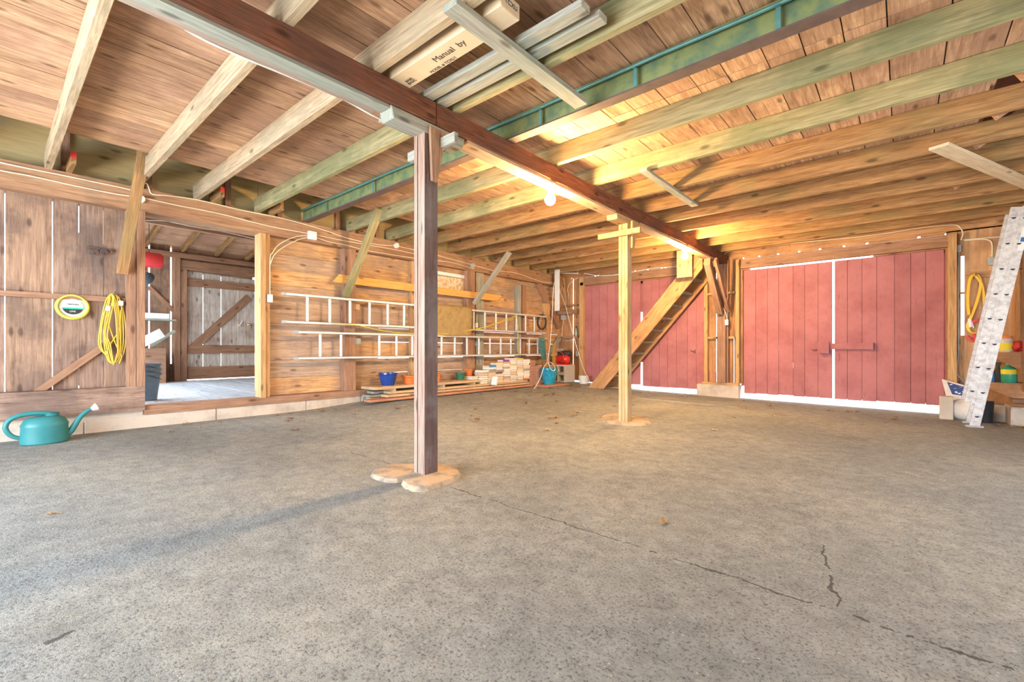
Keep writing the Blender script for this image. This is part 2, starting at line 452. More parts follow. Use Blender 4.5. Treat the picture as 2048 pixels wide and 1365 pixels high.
M_KHAKI = plain('khaki cloth', (0.42, 0.29, 0.12), 0.95, vary=0.12, scale=12, bump=0.3)
M_LIME = plain('lime plastic', (0.72, 0.80, 0.10), 0.4, vary=0.05)
M_CARD = plain('cardboard', (0.68, 0.52, 0.33), 0.85, vary=0.06, scale=6)
M_CARDB = plain('beige cardboard', (0.60, 0.52, 0.42), 0.85, vary=0.06, scale=6)
M_INK = plain('black ink', (0.04, 0.035, 0.03), 0.8)
M_BLUEP = plain('cobalt glaze', (0.015, 0.06, 0.30), 0.2, vary=0.1, spec=0.6)
M_TURQ = plain('turquoise glaze', (0.02, 0.34, 0.48), 0.25, vary=0.2, scale=22, dark=(0.01, 0.16, 0.32), spec=0.6)
M_TERRA = plain('orange plastic pot', (0.74, 0.19, 0.04), 0.5, vary=0.08)
M_GPOT = plain('green plastic pot', (0.03, 0.15, 0.09), 0.5, vary=0.08)
M_SOIL = plain('dry soil', (0.16, 0.10, 0.06), 1.0, vary=0.2, scale=50, bump=0.8)
M_DRY = plain('dry stalks', (0.55, 0.38, 0.18), 0.9, vary=0.15)
M_REDM = plain('glossy red paint', (0.68, 0.03, 0.02), 0.3, vary=0.06, spec=0.6)
M_REDP = plain('red plastic', (0.70, 0.05, 0.05), 0.4, vary=0.06)
M_BLUEB = plain('blue plastic', (0.03, 0.16, 0.42), 0.4, vary=0.06)
M_BUCKET = plain('blue grey plastic', (0.10, 0.17, 0.27), 0.45, vary=0.1)
M_GREENJ = plain('green jug plastic', (0.05, 0.42, 0.26), 0.35, vary=0.08)
M_YLAB = plain('yellow label', (0.90, 0.78, 0.05), 0.5, vary=0.04)
M_OLID = plain('orange lid', (0.90, 0.26, 0.05), 0.45, vary=0.04)
M_CLEAR = plain('cloudy plastic', (0.70, 0.72, 0.70), 0.3, vary=0.06)
M_NAVY = plain('navy print', (0.05, 0.08, 0.24), 0.8, vary=0.1)
M_SACK = plain('cream sack cloth', (0.80, 0.76, 0.68), 0.9, vary=0.05, bump=0.2)
M_ADHES = plain('flaking white adhesive', (0.80, 0.66, 0.46), 0.9, vary=0.1, scale=18, dark=(0.52, 0.28, 0.12))
M_BRASS = plain('brass', (0.70, 0.55, 0.25), 0.3, 0.9, vary=0.05)
M_GLASS = plain('bottle glass', (0.30, 0.36, 0.28), 0.15, vary=0.05, spec=0.7)
M_PORC = plain('porcelain', (0.85, 0.84, 0.80), 0.3, vary=0.03)
M_BULB = emit('lit bulb', (1.0, 0.66, 0.30), BULB)

# ------------------------------------------------------------------ the building shell
XL, YB, XR, YF = -6.20, 8.90, 2.90, -2.55       # inner board faces: left wall, back wall, right wall, front wall
ZJ, ZC, ZP0, ZP1 = 2.53, 2.70, 2.28, 2.53       # joist underside, ceiling boards, wall plate

# floor
mb = MB()
nx, ny = 46, 60
x0, x1, y0, y1 = -6.30, 3.1, -2.9, 9.0
vs = []
for j in range(ny + 1):
    for i in range(nx + 1):
        x = x0 + (x1 - x0) * i / nx; y = y0 + (y1 - y0) * j / ny
        vs.append((x, y, fz(x, y)))
fs = [(j * (nx + 1) + i, j * (nx + 1) + i + 1, (j + 1) * (nx + 1) + i + 1, (j + 1) * (nx + 1) + i) for j in range(ny) for i in range(nx)]
mb.add(vs, fs, (1, 0, 0), 0, True)
struct(mb, 'floor', M_FLOOR, 'worn grey brown asphalt barn floor with long cracks', origin=(0, 0, 0))
mb = MB(); mb.box(-60, 60, -60, 60, -0.5, -0.16)
struct(mb, 'ground', M_GROUND, origin=(0, 0, 0))

# ceiling: wide boards along Y on top of the joists, ending short of the left wall
mb = MB()
x = -5.46
while x < 2.9:
    w = random.choice((0.20, 0.24, 0.19, 0.27))
    hi = 9.0
    segs = [(-2.7, 3.30, 0), (3.30, 9.0, 0)] if x < 0.35 else [(-2.7, 4.1, 0)]
    cut = random.uniform(-0.5, 0.5)
    for k, (a, b, _) in enumerate(segs):
        mb.box(x + 0.0035, x + w - 0.0035, a + 0.002, b - 0.002, ZC + random.uniform(0, 0.004), ZC + 0.03, g=(0, 1, 0))
    x += w
mb.box(-5.46, 0.50, -2.7, 9.0, ZC + 0.036, ZC + 0.05); mb.box(0.5, 2.9, -2.7, 4.08, ZC + 0.036, ZC + 0.05)
struct(mb, 'ceiling', W_CEIL, 'wide pinkish brown ceiling boards laid over the joists', origin=(0, 0, ZC))
# board lid added to block the sky, seen through the slot beside the left wall and the open bays at right
mb = MB()
for i in range(26):
    y = -2.8 + i * 0.46
    mb.box(-6.5, 3.2, y, y + 0.452, 3.42, 3.45, g=(1, 0, 0))
mb.box(-6.6, 3.3, -2.9, 9.2, 3.46, 3.5)
struct(mb, 'ceiling_upper', W_DARK, 'dark board lid added above the ceiling to block the sky', origin=(0, 0, 3.4))

# left wall: upper tan panel, plate, vertical boards, horizontal boards, sill, foundation
YJ0, YJ1, YD1 = 0.95, 1.09, 2.23        # jamb, doorway to the lean-to
mb = MB()
y = YF
while y < YB:
    w = 1.2
    mb.box(XL - 0.03, XL - 0.01, y + 0.002, min(y + w, YB + 0.1) - 0.002, ZP1, 3.46, g=(0, 1, 0)); y += w
struct(mb, 'wall_left_upper', W_TAN, 'tan panels above the left wall plate', origin=(XL, 0, ZP1))
mb = MB()
mb.box(XL - 0.12, -6.08, YF - 0.1, YB, ZP0, ZP1, g=(0, 1, 0))
struct(mb, 'trim_1', W_PLATE, 'long brown wall plate beam over the left wall', origin=(XL, 0, ZP0))

mb = MB()     # vertical boards with daylight gaps
cuts = [at(p, 560, X=XL).y for p in (10, 105, 158, 207, 253)]
edges = [-2.6, -2.2, -1.8, -1.4, -1.0, -0.62, -0.25] + cuts
edges[6] = edges[7] - 0.36; edges[5] = edges[6] - 0.38
for i in range(len(edges) - 1):
    g = 0.006 if i != 8 else 0.009
    mb.box(XL - 0.028, XL, edges[i] + g / 2, edges[i + 1] - g / 2, 0.19, ZP0 + 0.05, g=(0, 0, 1))
mb.box(XL - 0.06, XL - 0.03, edges[-1] - 0.02, YJ1, 0.19, ZP0, g=(0, 0, 1))
struct(mb, 'wall_left', W_SIDE, 'brown vertical board wall with bright daylight gaps', origin=(XL, 0, 0.19))
mb = MB()
mb.box(XL, XL + 0.045, YF, YJ0, 1.315, 1.365, g=(0, 1, 0))
a, b = at(72, 786, X=XL + 0.02), at(253, 661, X=XL + 0.02)
mb.bar((XL + 0.02, a.y, a.z), (XL + 0.02, b.y, b.z), 0.04, 0.062, up=(0, 0, 1))
struct(mb, 'trim_2', W_FRAME, 'thin rail and diagonal batten on the vertical boards', origin=(XL, 0, 1))
mb = MB()
mb.box(XL - 0.03, XL + 0.15, YF, YJ1, 0.188, 0.44, g=(0, 1, 0))
struct(mb, 'baseboard_left', W_SIDE, 'wide worn board along the foot of the vertical board wall', origin=(XL, 0, 0.2))
mb = MB()
mb.box(XL - 0.05, -6.06, YJ0, YJ0 + 0.068, 0.44, ZP0, g=(0, 0, 1)); mb.box(XL - 0.05, -6.04, YJ0 + 0.072, YJ1, 0.44, ZP0, g=(0, 0, 1))
struct(mb, 'trim_10', W_FRAME, 'paired brown jamb timbers left of the lean-to doorway', origin=(XL, 1, 0.44))
mb = MB()
mb.box(XL - 0.05, -6.06, YD1, YD1 + 0.06, 0.22, ZP0, g=(0, 0, 1)); mb.box(XL - 0.05, -6.09, YD1 + 0.064, YD1 + 0.12, 0.22, ZP0, g=(0, 0, 1), m=0)
struct(mb, 'trim_3', W_STUD, 'paired yellow jamb timbers right of the lean-to doorway', origin=(XL, 1.6, 0.2))

# horizontal boards
mb = MB()
zs = [0.23, 0.45, 0.68, 0.935, 1.158, 1.46, 1.67, 1.87, 2.085, 2.30]
for (ya, yb) in [(YD1 + 0.12, 3.36), (3.36, 4.55), (4.55, 5.95), (5.95, 7.35), (7.35, 8.95)]:
    for i in range(len(zs) - 1):
        j = 0.0 if ya < 4 else random.uniform(-0.012, 0.012)
        gp = {1: 0.007, 2: 0.009, 3: 0.008}.get(i, 0.0015)
        if i in (1,) and ya > 3.4: gp = 0.002
        if i == 3 and ya > 4: gp = 0.003
        if ya > 7: gp = 0.002
        mb.box(XL - 0.025, XL + random.uniform(-0.003, 0.003), ya, yb, zs[i] + gp, zs[i + 1] - 0.001, g=(0, 1, 0))
struct(mb, 'wall_left_boards', W_HORZ, 'orange brown horizontal board wall behind the ladders', origin=(XL, 5, 0.2))
mb = MB()
mb.box(XL - 0.1, -6.085, YJ1, YB, 0.135, 0.225, g=(0, 1, 0))
struct(mb, 'baseboard_sill', W_FRAME, 'timber sill along the left wall', origin=(XL, 5, 0.13))
mb = MB()
mb.box(XL - 0.1, -6.105, YF, YJ1, 0.10, 0.19, g=(0, 1, 0))
y = YF
while y < YB:
    w = random.uniform(0.7, 1.3)
    mb.box(XL - 0.1, -6.10 + random.uniform(-0.01, 0.012), y + 0.002, min(y + w, YB) - 0.002, -0.2, (0.19 if y + w < YJ1 else 0.135), g=(0, 1, 0)); y += w
struct(mb, 'foundation_left', M_CONC, 'low pale concrete foundation under the left wall', origin=(XL, 5, 0), bevel=0.008)

# studs and posts on the left wall (framing)
def post_on_wall(px0, px1, xf, z0, z1, mat, label, name='wall_post', group=None, Xback=XL + 0.002):
    a, b = at(px0, 600, X=xf), at(px1, 600, X=xf)
    m_ = MB(); m_.box(Xback, xf, a.y, b.y, z0, z1, g=(0, 0, 1))
    o = m_.build(name, mat, bevel=0.004); tag(o, label, 'post', group); return o
post_on_wall(689, 712, -6.07, 0.225, ZP0, W_FRAME, 'brown wall post at the left end of the orange plank, behind the ladders')
post_on_wall(823, 832, -6.12, 0.225, ZP0, W_STUD, 'thin wall stud half hidden behind the near dark post', 'wall_stud')
post_on_wall(935, 950, -6.07, 0.225, ZP0, W_FRAME, 'brown wall post right of the khaki mat, behind both ladders')
post_on_wall(952, 968, -6.12, 0.225, ZP0, W_GREY, 'grey weathered board standing beside the post right of the mat', 'wall_board')
post_on_wall(1037, 1043, -6.08, 0.225, 2.16, W_GREY, 'narrow pale upright above the book pile', 'wall_stud')
post_on_wall(1045, 1053, -6.10, 0.225, 2.18, W_FRAME, 'brown upright above the book pile, right of the pale one', 'wall_stud')
post_on_wall(1092, 1100, -6.08, 0.225, 1.85, W_STUD, 'short orange brown upright between hose coil and corner', 'wall_stud')
# diagonal corner braces
def brace(p0, p1, w, h, up, mat, label, name='brace', cat='brace', c0=0, c1=0, group=None):
    m_ = MB(); m_.bar(p0, p1, w, h, up, c0=c0, c1=c1)
    o = m_.build(name, mat, bevel=0.003); tag(o, label, cat, group); return o
p = at(1076, 566, X=-6.15); q = at(1121, 655, X=-6.15)
brace((-6.15, p.y, p.z), (-6.15, min(q.y, 8.8), q.z), 0.08, 0.12, (0, 0, 1), W_FRAME, 'dark diagonal brace high in the back left corner')
p = at(1122, 676, X=-6.13); q = at(1096, 712, X=-6.13)
brace((-6.13, min(p.y, 8.82), p.z), (-6.13, q.y, q.z), 0.06, 0.10, (0, 0, 1), W_GREY, 'grey diagonal brace low in the back left corner')
# knee braces wall to joists
brace((-6.02, 0.90, 1.60), (-5.52, 1.0, 2.83), 0.05, 0.09, (0, 1, 0), W_JOIST, 'tall slanting knee brace beside the vertical board wall', c0=0.0)
brace((-5.99, 3.33, 1.58), (-5.22, 3.39, 2.68), 0.055, 0.10, (0, 1, 0), W_JOISTG, 'greenish knee brace crossing the left end of the orange plank')
brace((-5.99, 5.88, 1.66), (-5.22, 5.98, 2.525), 0.05, 0.10, (0, 1, 0), W_GREY, 'pale knee brace crossing the right end of the orange plank')

# ------------------------------------------------------------------ back wall
FZB = 0.0
def bx(px, off=0.0): return at(px, 600, Y=YB - off).x
DL0, DLC, DL1 = bx(1166), bx(1283), bx(1412)
DR0, DRC, DR1 = bx(1487), bx(1667), bx(1890)
ZD = 2.245
mb = MB()
def vboards(mb, xa, xb, z0, z1, y, th, wds, gaps=(0.0015,), lift=0.0):
    x = xa; k = 0
    while x < xb - 0.01:
        w = wds[k % len(wds)]; g = gaps[k % len(gaps)]
        e = min(x + w, xb)
        mb.box(x + g / 2, e - g / 2, y, y + th, z0, z1, g=(0, 0, 1)); x = e; k += 1
# corner section
vboards(mb, XL - 0.05, bx(1145.6), 0.10, ZD + 0.22, YB, 0.025, (0.16, 0.2, 0.14))
vboards(mb, bx(1147), DL0, 0.10, ZD + 0.22, YB, 0.025, (0.22, 0.17))
# between the doors
xm0, xm1 = DL1 + 0.03, DR0 - 0.04
xg = bx(1432)
vboards(mb, DL1 + 0.0, xg, 0.20, ZD + 0.22, YB, 0.025, (0.3,))
vboards(mb, xg + 0.013, bx(1467), 0.20, ZD + 0.22, YB, 0.025, (0.27,))
mb.box(bx(1467), bx(1468.6), YB, YB + .025, 1.05, ZD + .22)
mb.box(bx(1468.6) + 0.0, DR0 - 0.012, YB, YB + 0.025, 0.20, ZD + 0.22, g=(0, 0, 1))
# right of the doors: wide panels
xr = bx(1921.5)
mb.box(DR1 + 0.012, xr, YB, YB + 0.025, 0.0, ZD + 0.25, g=(0, 0, 1))
mb.box(xr, bx(1929) , YB, YB + 0.025, 0.0, 1.02, g=(0, 0, 1))
mb.box(xr, bx(1929), YB, YB + 0.025, 2.13, ZD + 0.25, g=(0, 0, 1))
mb.box(xr - .05, bx(1929) + .05, YB + 0.026, YB + 0.05, 1.60, 1.63)
# above the doors, with the row of daylight holes under the topmost board
for (xa, xb) in ((DL0, DL1), (DR0 - 0.012, DR1 + 0.012)):
    if xa == DL0: mb.box(xa, xb, YB, YB + 0.03, ZD + 0.005, ZD + 0.205, g=(1, 0, 0))
    else:
        mb.box(xa, DR0 + 0.1, YB, YB + 0.03, ZD + 0.005, ZD + 0.205, g=(1, 0, 0)); mb.box(DR0 + 0.1, DRC + 0.5, YB, YB + 0.03, ZD + 0.068, ZD + 0.205, g=(1, 0, 0)); mb.box(DRC + 0.5, xb, YB, YB + 0.03, ZD + 0.005, ZD + 0.205, g=(1, 0, 0))
holes = [1486, 1518, 1556, 1598, 1640, 1688, 1734, 1838, 1893, 1970, 1247, 1270, 1295, 1323, 1190, 1196, 1123, 1143, 1330]
hx = sorted(bx(h) for h in holes)
z_h = 2.455
x = XL - 0.05
for h in hx:
    mb.box(x, h - 0.016, YB + 0.001, YB + 0.026, z_h, z_h + 0.022, g=(1, 0, 0)); x = h + 0.016
mb.box(x, XR, YB + 0.001, YB + 0.026, z_h, z_h + 0.022, g=(1, 0, 0))
x = XL - 0.05
while x < XR:
    mb.box(x, min(x + 2.4, XR) - 0.002, YB, YB + 0.03, z_h + 0.022, 3.46, g=(1, 0, 0)); x += 2.4
struct(mb, 'wall_back', W_BACKB, 'rough brown board back wall around the red doors', origin=(-2, YB, 0))
mb = MB()
x = bx(1929)
for w, z0_ in ((0.27, 0.0), (0.5, 0.0), (0.6, 0.0), (0.6, 0), (0.6, 0)):
    mb.box(x, min(x + w - (0.001 if w == 0.27 else 0.001), XR), YB, YB + 0.02, z0_, ZD + 0.25, g=(0, 0, 1)); x += w
    if x >= XR: break
struct(mb, 'wall_back_panel', W_PLY, 'brown plywood panels right of the big doors', origin=(1.5, YB, 0))
# header boards over the doors
mb = MB()
for (a, b) in ((DL0 - 0.02, DL1 + 0.03), (DR0 - 0.03, DR1 + 0.03)):
    mb.box(a, b, YB - 0.09, YB, ZD + 0.02, ZD + 0.085, g=(1, 0, 0))
    mb.box(a, b, YB - 0.045, YB, ZD + 0.09, ZD + 0.19, g=(1, 0, 0))
struct(mb, 'trim_4', W_FRAME, 'stacked header boards over the red doors', origin=(-1, YB, ZD))

# door leaves
def leaf(name, xa, xb, z0, z1, label, slits, n=7, extra=None, bow=0.0):
    """slits: {gap index: [(z0, z1), ...]} where daylight shows between two boards"""
    root = thing(name, ((xa + xb) / 2, YB + 0.02, z0), label, 'door'); root['kind'] = 'structure'
    m_ = MB(); w = (xb - xa) / n
    jit = [0] + [random.uniform(-0.02, 0.02) for _ in range(n - 1)] + [0]
    ed = [xa + i * w + jit[i] for i in range(n + 1)]
    for i in range(n):
        m_.box(ed[i] + 0.0022, ed[i + 1] - 0.0022, YB + 0.005, YB + 0.028, z0 + random.uniform(0, 0.012), z1, g=(0, 0, 1))
    for i in range(1, n):
        cur = z0 + 0.02
        for (a, b) in sorted(slits.get(i, [])):
            if a > cur: m_.box(ed[i] - 0.03, ed[i] + 0.03, YB + 0.029, YB + 0.042, cur, a, g=(0, 0, 1))
            cur = b
        m_.box(ed[i] - 0.03, ed[i] + 0.03, YB + 0.029, YB + 0.042, cur, z1, g=(0, 0, 1))
    m_.build('door_boards', M_RED, root)
    return root
def zb(px, py): return at(px, py, Y=YB).z
d1 = leaf('door_1', DL0 + 0.01, DLC - 0.022, 0.07, ZD - 0.003, 'red board door leaf at the far left, behind the stair foot',
          {2: [(1.55, 1.75)], 3: [(1.2, 1.7), (0.5, 1.0)], 4: [(1.5, 2.0), (0.3, 0.9)], 5: [(0.6, 0.9)]})
d2 = leaf('door_2', DLC + 0.022, DL1 - 0.01, 0.05, ZD - 0.002, 'red board door leaf under the stair, left of the middle wall post',
          {1: [(0.3, 0.6)], 2: [(0.15, 0.45)], 4: [(0.1, 0.6), (1.2, 1.5)], 5: [(0.2, 0.5)], 6: [(1.2, 1.65)]})
d3 = leaf('door_3', DR0 + 0.008, DRC - 0.014, 0.03, ZD - 0.006, 'large red board door leaf left of the bright centre gap', {1: [(0.98, 1.08)], 3: [(0.8, 0.9)], 4: [(0.5, 0.6)]})
d4 = leaf('door_4', DRC + 0.012, DR1 - 0.008, 0.02, ZD - 0.002, 'large red board door leaf right of the bright centre gap', {})
mb = MB()
for xs in (DL0, DL1, DR0, DR1):
    mb.box(xs - 0.05, xs + 0.05, YB + 0.046, YB + 0.07, 0.16, ZD + 0.05, g=(0, 0, 1))  # unseen strips added outside to keep daylight out of the door gaps
mb.box(DL0, DL1, YB + 0.046, YB + 0.07, ZD - 0.05, ZD + 0.05, g=(1, 0, 0))
mb.box(DR0, DR0 + 0.1, YB + 0.046, YB + 0.07, ZD - 0.05, ZD + 0.05, g=(1, 0, 0)); mb.box(DRC + 0.5, DR1, YB + 0.046, YB + 0.07, ZD - 0.05, ZD + 0.05, g=(1, 0, 0))
mb.box(DLC - 0.06, DLC + 0.06, YB + 0.046, YB + 0.07, 0.55, 1.25, g=(0, 0, 1)); mb.box(DLC - 0.06, DLC + 0.06, YB + 0.046, YB + 0.07, 1.6, ZD, g=(0, 0, 1))
struct(mb, 'trim_light_stop', M_RED, 'added outer strips that block daylight around the red doors', origin=(-2, YB, 0))
m_ = MB(); yy = YB - 0.016
p0, p1 = at(1621, 693, Y=YB), at(1745, 693, Y=YB)
m_.box(p0.x, p1.x, yy - 0.030, yy + 0.015, p0.z - 0.05, p0.z + 0.045, g=(1, 0, 0))
m_.box(p1.x - 0.012, p1.x + 0.012, yy - 0.045, YB + 0.004, p0.z - 0.06, p0.z + 0.055, g=(0, 0, 1))
m_.build('door_bar', M_RED, d4)
m_ = MB(); a, b = at(1637, 684, Y=YB), at(1659, 707, Y=YB)
m_.box(a.x, b.x, YB - 0.085, YB - 0.05, b.z, a.z, g=(0, 0, 1)); m_.box(a.x + .01, a.x + .035, YB - .05, YB + .004, b.z, b.z + .06); m_.box(b.x - .035, b.x - .01, YB - .05, YB + .004, b.z, b.z + .04)
m_.build('bar_bracket', M_RED, d3)
m_ = MB(); a = at(1387, 703, Y=YB)
m_.tube([(a.x - .05, YB - .01, a.z + .01), (a.x, YB - .012, a.z), (a.x + .03, YB - .012, a.z - .02)], 0.008); m_.tube([(a.x + .03, YB - .012, a.z + .03), (a.x + .03, YB - .012, a.z - .04)], 0.008)
m_.build('door_latch', M_STEELD, d2)
# middle wall framing
def upright(px0, px1, y0, y1, z0, z1, mat, label, name='wall_stud'):
    a, b = at(px0, 600, Y=y0).x, at(px1, 600, Y=y0).x
    m_ = MB(); m_.box(a, b, y0, y1, z0, z1, g=(0, 0, 1)); o = m_.build(name, mat, bevel=0.003); tag(o, label, 'post'); return o
upright(1408, 1415, YB - 0.09, YB, 0.21, ZD + 0.02, W_STUD, 'pale stud at the right edge of the far red doors')
upright(1435, 1451, YB - 0.14, YB - 0.002, 0.21, ZD + 0.2, W_FRAME, 'thick brown post between the two pairs of red doors', 'wall_post')
upright(1453, 1456.5, YB - 0.09, YB, 0.21, ZD + 0.2, W_FRAME, 'narrow brown stud just right of the thick middle post')
upright(1471, 1478, YB - 0.09, YB - 0.002, 0.21, ZD + 0.19, W_STUD, 'pale doorpost stud left of the large red doors')
upright(1896, 1914, YB - 0.09, YB, -0.07, ZD + 0.19, W_STUD, 'pale double doorpost right of the large red doors', 'wall_post')
upright(1158, 1166, YB - 0.09, YB, 0.10, ZD + 0.2, W_STUD, 'pale doorpost stud left of the far red doors')
m_ = MB()
for (pa, pb) in ((1415, 1435), (1457, 1471)):
    for py in (588, 676):
        z = at(1440, py, Y=YB).z
        m_.box(bx(pa), bx(pb), YB - 0.07, YB, z - 0.02, z + 0.02, g=(1, 0, 0))
m_.box(bx(1408), bx(1480), YB - 0.1, YB, 0.17, 0.212, g=(1, 0, 0))
struct(m_, 'trim_5', W_STUD, 'short cross blocks between the middle studs', origin=(-2.5, YB, 0.2))
m_ = MB()
for py, h, dx in ((612, 0.02, 0), (625, 0.05, .05), (675, 0.025, 0)):
    z = at(1140, py, Y=YB).z
    m_.box(bx(1120), bx(1158), YB - 0.08 - dx, YB, z - h, z + h, g=(1, 0, 0))
struct(m_, 'trim_6', W_FRAME, 'short cross blocks in the back left corner', origin=(-5.8, YB, 1))
m_ = MB(); m_.box(bx(1399) , bx(1482), YB - 0.16, YB + 0.1, -0.1, 0.17)
o = m_.build('footing', M_CONC, bevel=0.01); tag(o, 'low concrete footing between the two pairs of red doors', 'concrete footing')
m_ = MB(); m_.box(bx(1421), bx(1433), YB - 0.05, YB - .002, 0.215, 0.40); o = m_.build('wood_block', W_RUST); tag(o, 'small reddish wood block on the footing beside the thick middle post', 'wood block')

# right wall and front wall, with their big open doorways
mb = MB()
y = YF
while y < YB + 0.05:
    e = min(y + 0.3, YB + 0.05)
    z0_ = 2.15 if 1.55 < y < 5.1 else -0.2
    mb.box(XR, XR + 0.03, y + 0.0015, e - 0.0015, z0_, 3.46, g=(0, 0, 1)); y = e
mb.box(XR - 0.1, XR, YF, YB, ZP0, ZP1, g=(0, 1, 0))
struct(mb, 'wall_right', W_BACKB, 'right board wall', origin=(XR, 3, 0))
mb = MB()
x = XL - 0.1
while x < XR + 0.05:
    e = min(x + 0.3, XR + 0.05)
    z0_ = 2.2 if -5.4 < x < 0.6 else -0.2
    mb.box(x + 0.0015, e - 0.0015, YF - 0.03, YF, z0_, 3.46, g=(0, 0, 1)); x = e
struct(mb, 'wall_front', W_BACKB, 'front board wall', origin=(-2, YF, 0))

# ------------------------------------------------------------------ joists and beams
JX0, JX1 = -6.16, XR
JY = [(-2.2, 1), (-1.55, 1), (-0.9, 1), (-0.27, 1), (0.38, 1), (1.03, 1), (1.56, 1), (2.20, 2), (3.43, 1), (4.12, 1), (4.75, 1), (5.36, 1), (5.96, 1), (6.57, 1), (7.18, 1), (7.80, 1), (8.42, 1)]
names = {
 -2.2: 'ceiling joist above the front doorway behind the camera', -1.55: 'ceiling joist second from the front doorway behind the camera',
 -0.9: 'ceiling joist third from the front doorway behind the camera', -0.27: 'ceiling joist just behind the camera',
 0.38: 'pale ceiling joist nearest the camera at the top left', 1.03: 'pale ceiling joist meeting the tall slanting knee brace',
 1.56: 'ceiling joist just before the cardboard cartons', 2.20: 'green stained ceiling joist beside the two grey boards',
 3.43: 'first wooden ceiling joist beyond the green steel beam', 4.12: 'second wooden ceiling joist beyond the green steel beam',
 4.75: 'third wooden ceiling joist beyond the green steel beam', 5.36: 'fourth wooden ceiling joist beyond the green steel beam',
 5.96: 'fifth wooden ceiling joist beyond the green steel beam, with the pale knee brace', 6.57: 'sixth wooden ceiling joist beyond the green steel beam',
 7.18: 'third ceiling joist from the back wall', 7.80: 'second ceiling joist from the back wall', 8.42: 'ceiling joist nearest the back wall'}
for y, k in JY:
    m_ = MB(); m_.box(JX0 + random.uniform(0, .05), JX1, y - 0.026, y + 0.026, ZJ, ZC, g=(1, 0, 0))
    mat = W_JOISTG if y in (2.20, 3.43, 4.12) else (W_JOISTP if y < 2 else W_JOIST)
    o = m_.build('joist', mat, bevel=0.003); tag(o, names[y], 'joist', 'wooden ceiling joists')
# stub timbers beside the joist ends on the left wall plate
for px, y, rd in ((120, 0.52, 1), (395, 1.72, 1), (545, 2.36, 0), (760, 3.62, 1), (860, 4.3, 0)):
    m_ = MB(); m_.box(-6.16, -5.75, y - 0.02, y + 0.02, ZJ, ZJ + 0.11, g=(1, 0, 0))
    o = m_.build('timber_stub', W_JOIST, bevel=0.002)
    tag(o, {120: 'short red ended timber stub beside the joist nearest the camera', 395: 'short timber stub beside the joist before the cartons',
            545: 'short timber stub beside the green joist at the wall', 760: 'short timber stub beside the first joist past the steel beam',
            860: 'short timber stub beside the second joist past the steel beam'}[px], 'timber', 'timber stubs on the left wall plate')
    if rd:
        m_ = MB(); m_.box(-5.752, -5.748, y - 0.02, y + 0.02, ZJ + 0.05, ZJ + 0.11); m_.build('red_paint_mark', M_REDP, o)
# upper studs in the slot
for px, y in ((0, 0.5), (1, 1.14), (2, 1.9), (3, 2.5), (4, 3.3), (5, 3.95), (6, 4.9)):
    m_ = MB(); m_.box(XL - 0.008, XL + 0.05, y - 0.03, y + 0.03, ZP1, 3.42, g=(0, 0, 1))
    o = m_.build('upper_stud', W_FRAME)
    tag(o, 'dark stud above the left wall plate, ' + ('nearest the camera', 'second from the camera', 'third from the camera', 'left of the steel beam end', 'right of the steel beam end', 'sixth from the camera', 'farthest from the camera')[px], 'stud', 'upper studs in the ceiling slot')

# main beam
BX, BW = -2.50, 0.145
mb = MB()
root = thing('main_beam', (BX, 3.2, 2.375), 'long dark red brown beam crossing the ceiling on the two posts', 'beam')
mb.box(BX - BW / 2, BX + BW / 2, -2.5, 2.02, 2.378, ZJ, g=(0, 1, 0)); mb.box(BX - BW / 2, BX + BW / 2, 2.023, 8.88, 2.378, ZJ, g=(0, 1, 0))
mb.build('beam_timber', W_BEAM, root, bevel=0.006)
mb = MB(); mb.box(BX - 0.05, BX + 0.045, -2.5, 1.66, 2.358, 2.377, g=(0, 1, 0)); mb.build('lower_plank', W_GREY, root)
mb = MB(); mb.box(BX - BW / 2 + 0.004, BX + BW / 2 - 0.006, 2.32, 4.60, 2.352, 2.377, g=(0, 1, 0)); mb.box(BX - BW / 2 + 0.004, BX + BW / 2 - 0.006, 5.22, 8.3, 2.352, 2.377, g=(0, 1, 0))
mb.build('lower_batten', W_BEAMU, root)
mb = MB(); mb.box(BX - BW / 2 - 0.05, BX - BW / 2 - 0.001, -2.5, 1.64, 2.375, 2.50, g=(0, 1, 0)); mb.build('side_plank', W_POST, root)

# posts
def post(y, zt, mat1, mat2, label, w=0.105):
    zb_ = fz(BX, y) + 0.035
    root = thing('post', (BX, y, zb_), label, 'post')
    m_ = MB()
    for k in range(3):
        a = -w / 2 + k * w / 3
        m_.box(BX - w / 2, BX + w / 2, y + a + 0.0008, y + a + w / 3 - 0.0008, zb_, zt, g=(0, 0, 1), m=0)
    # the camera-side faces: pale face to -Y, dark face to +X
    o = m_.build('post_timber', [mat1, mat2], root)
    for p_ in o.data.polygons:
        if p_.normal.x > 0.9: p_.material_index = 1
    return root
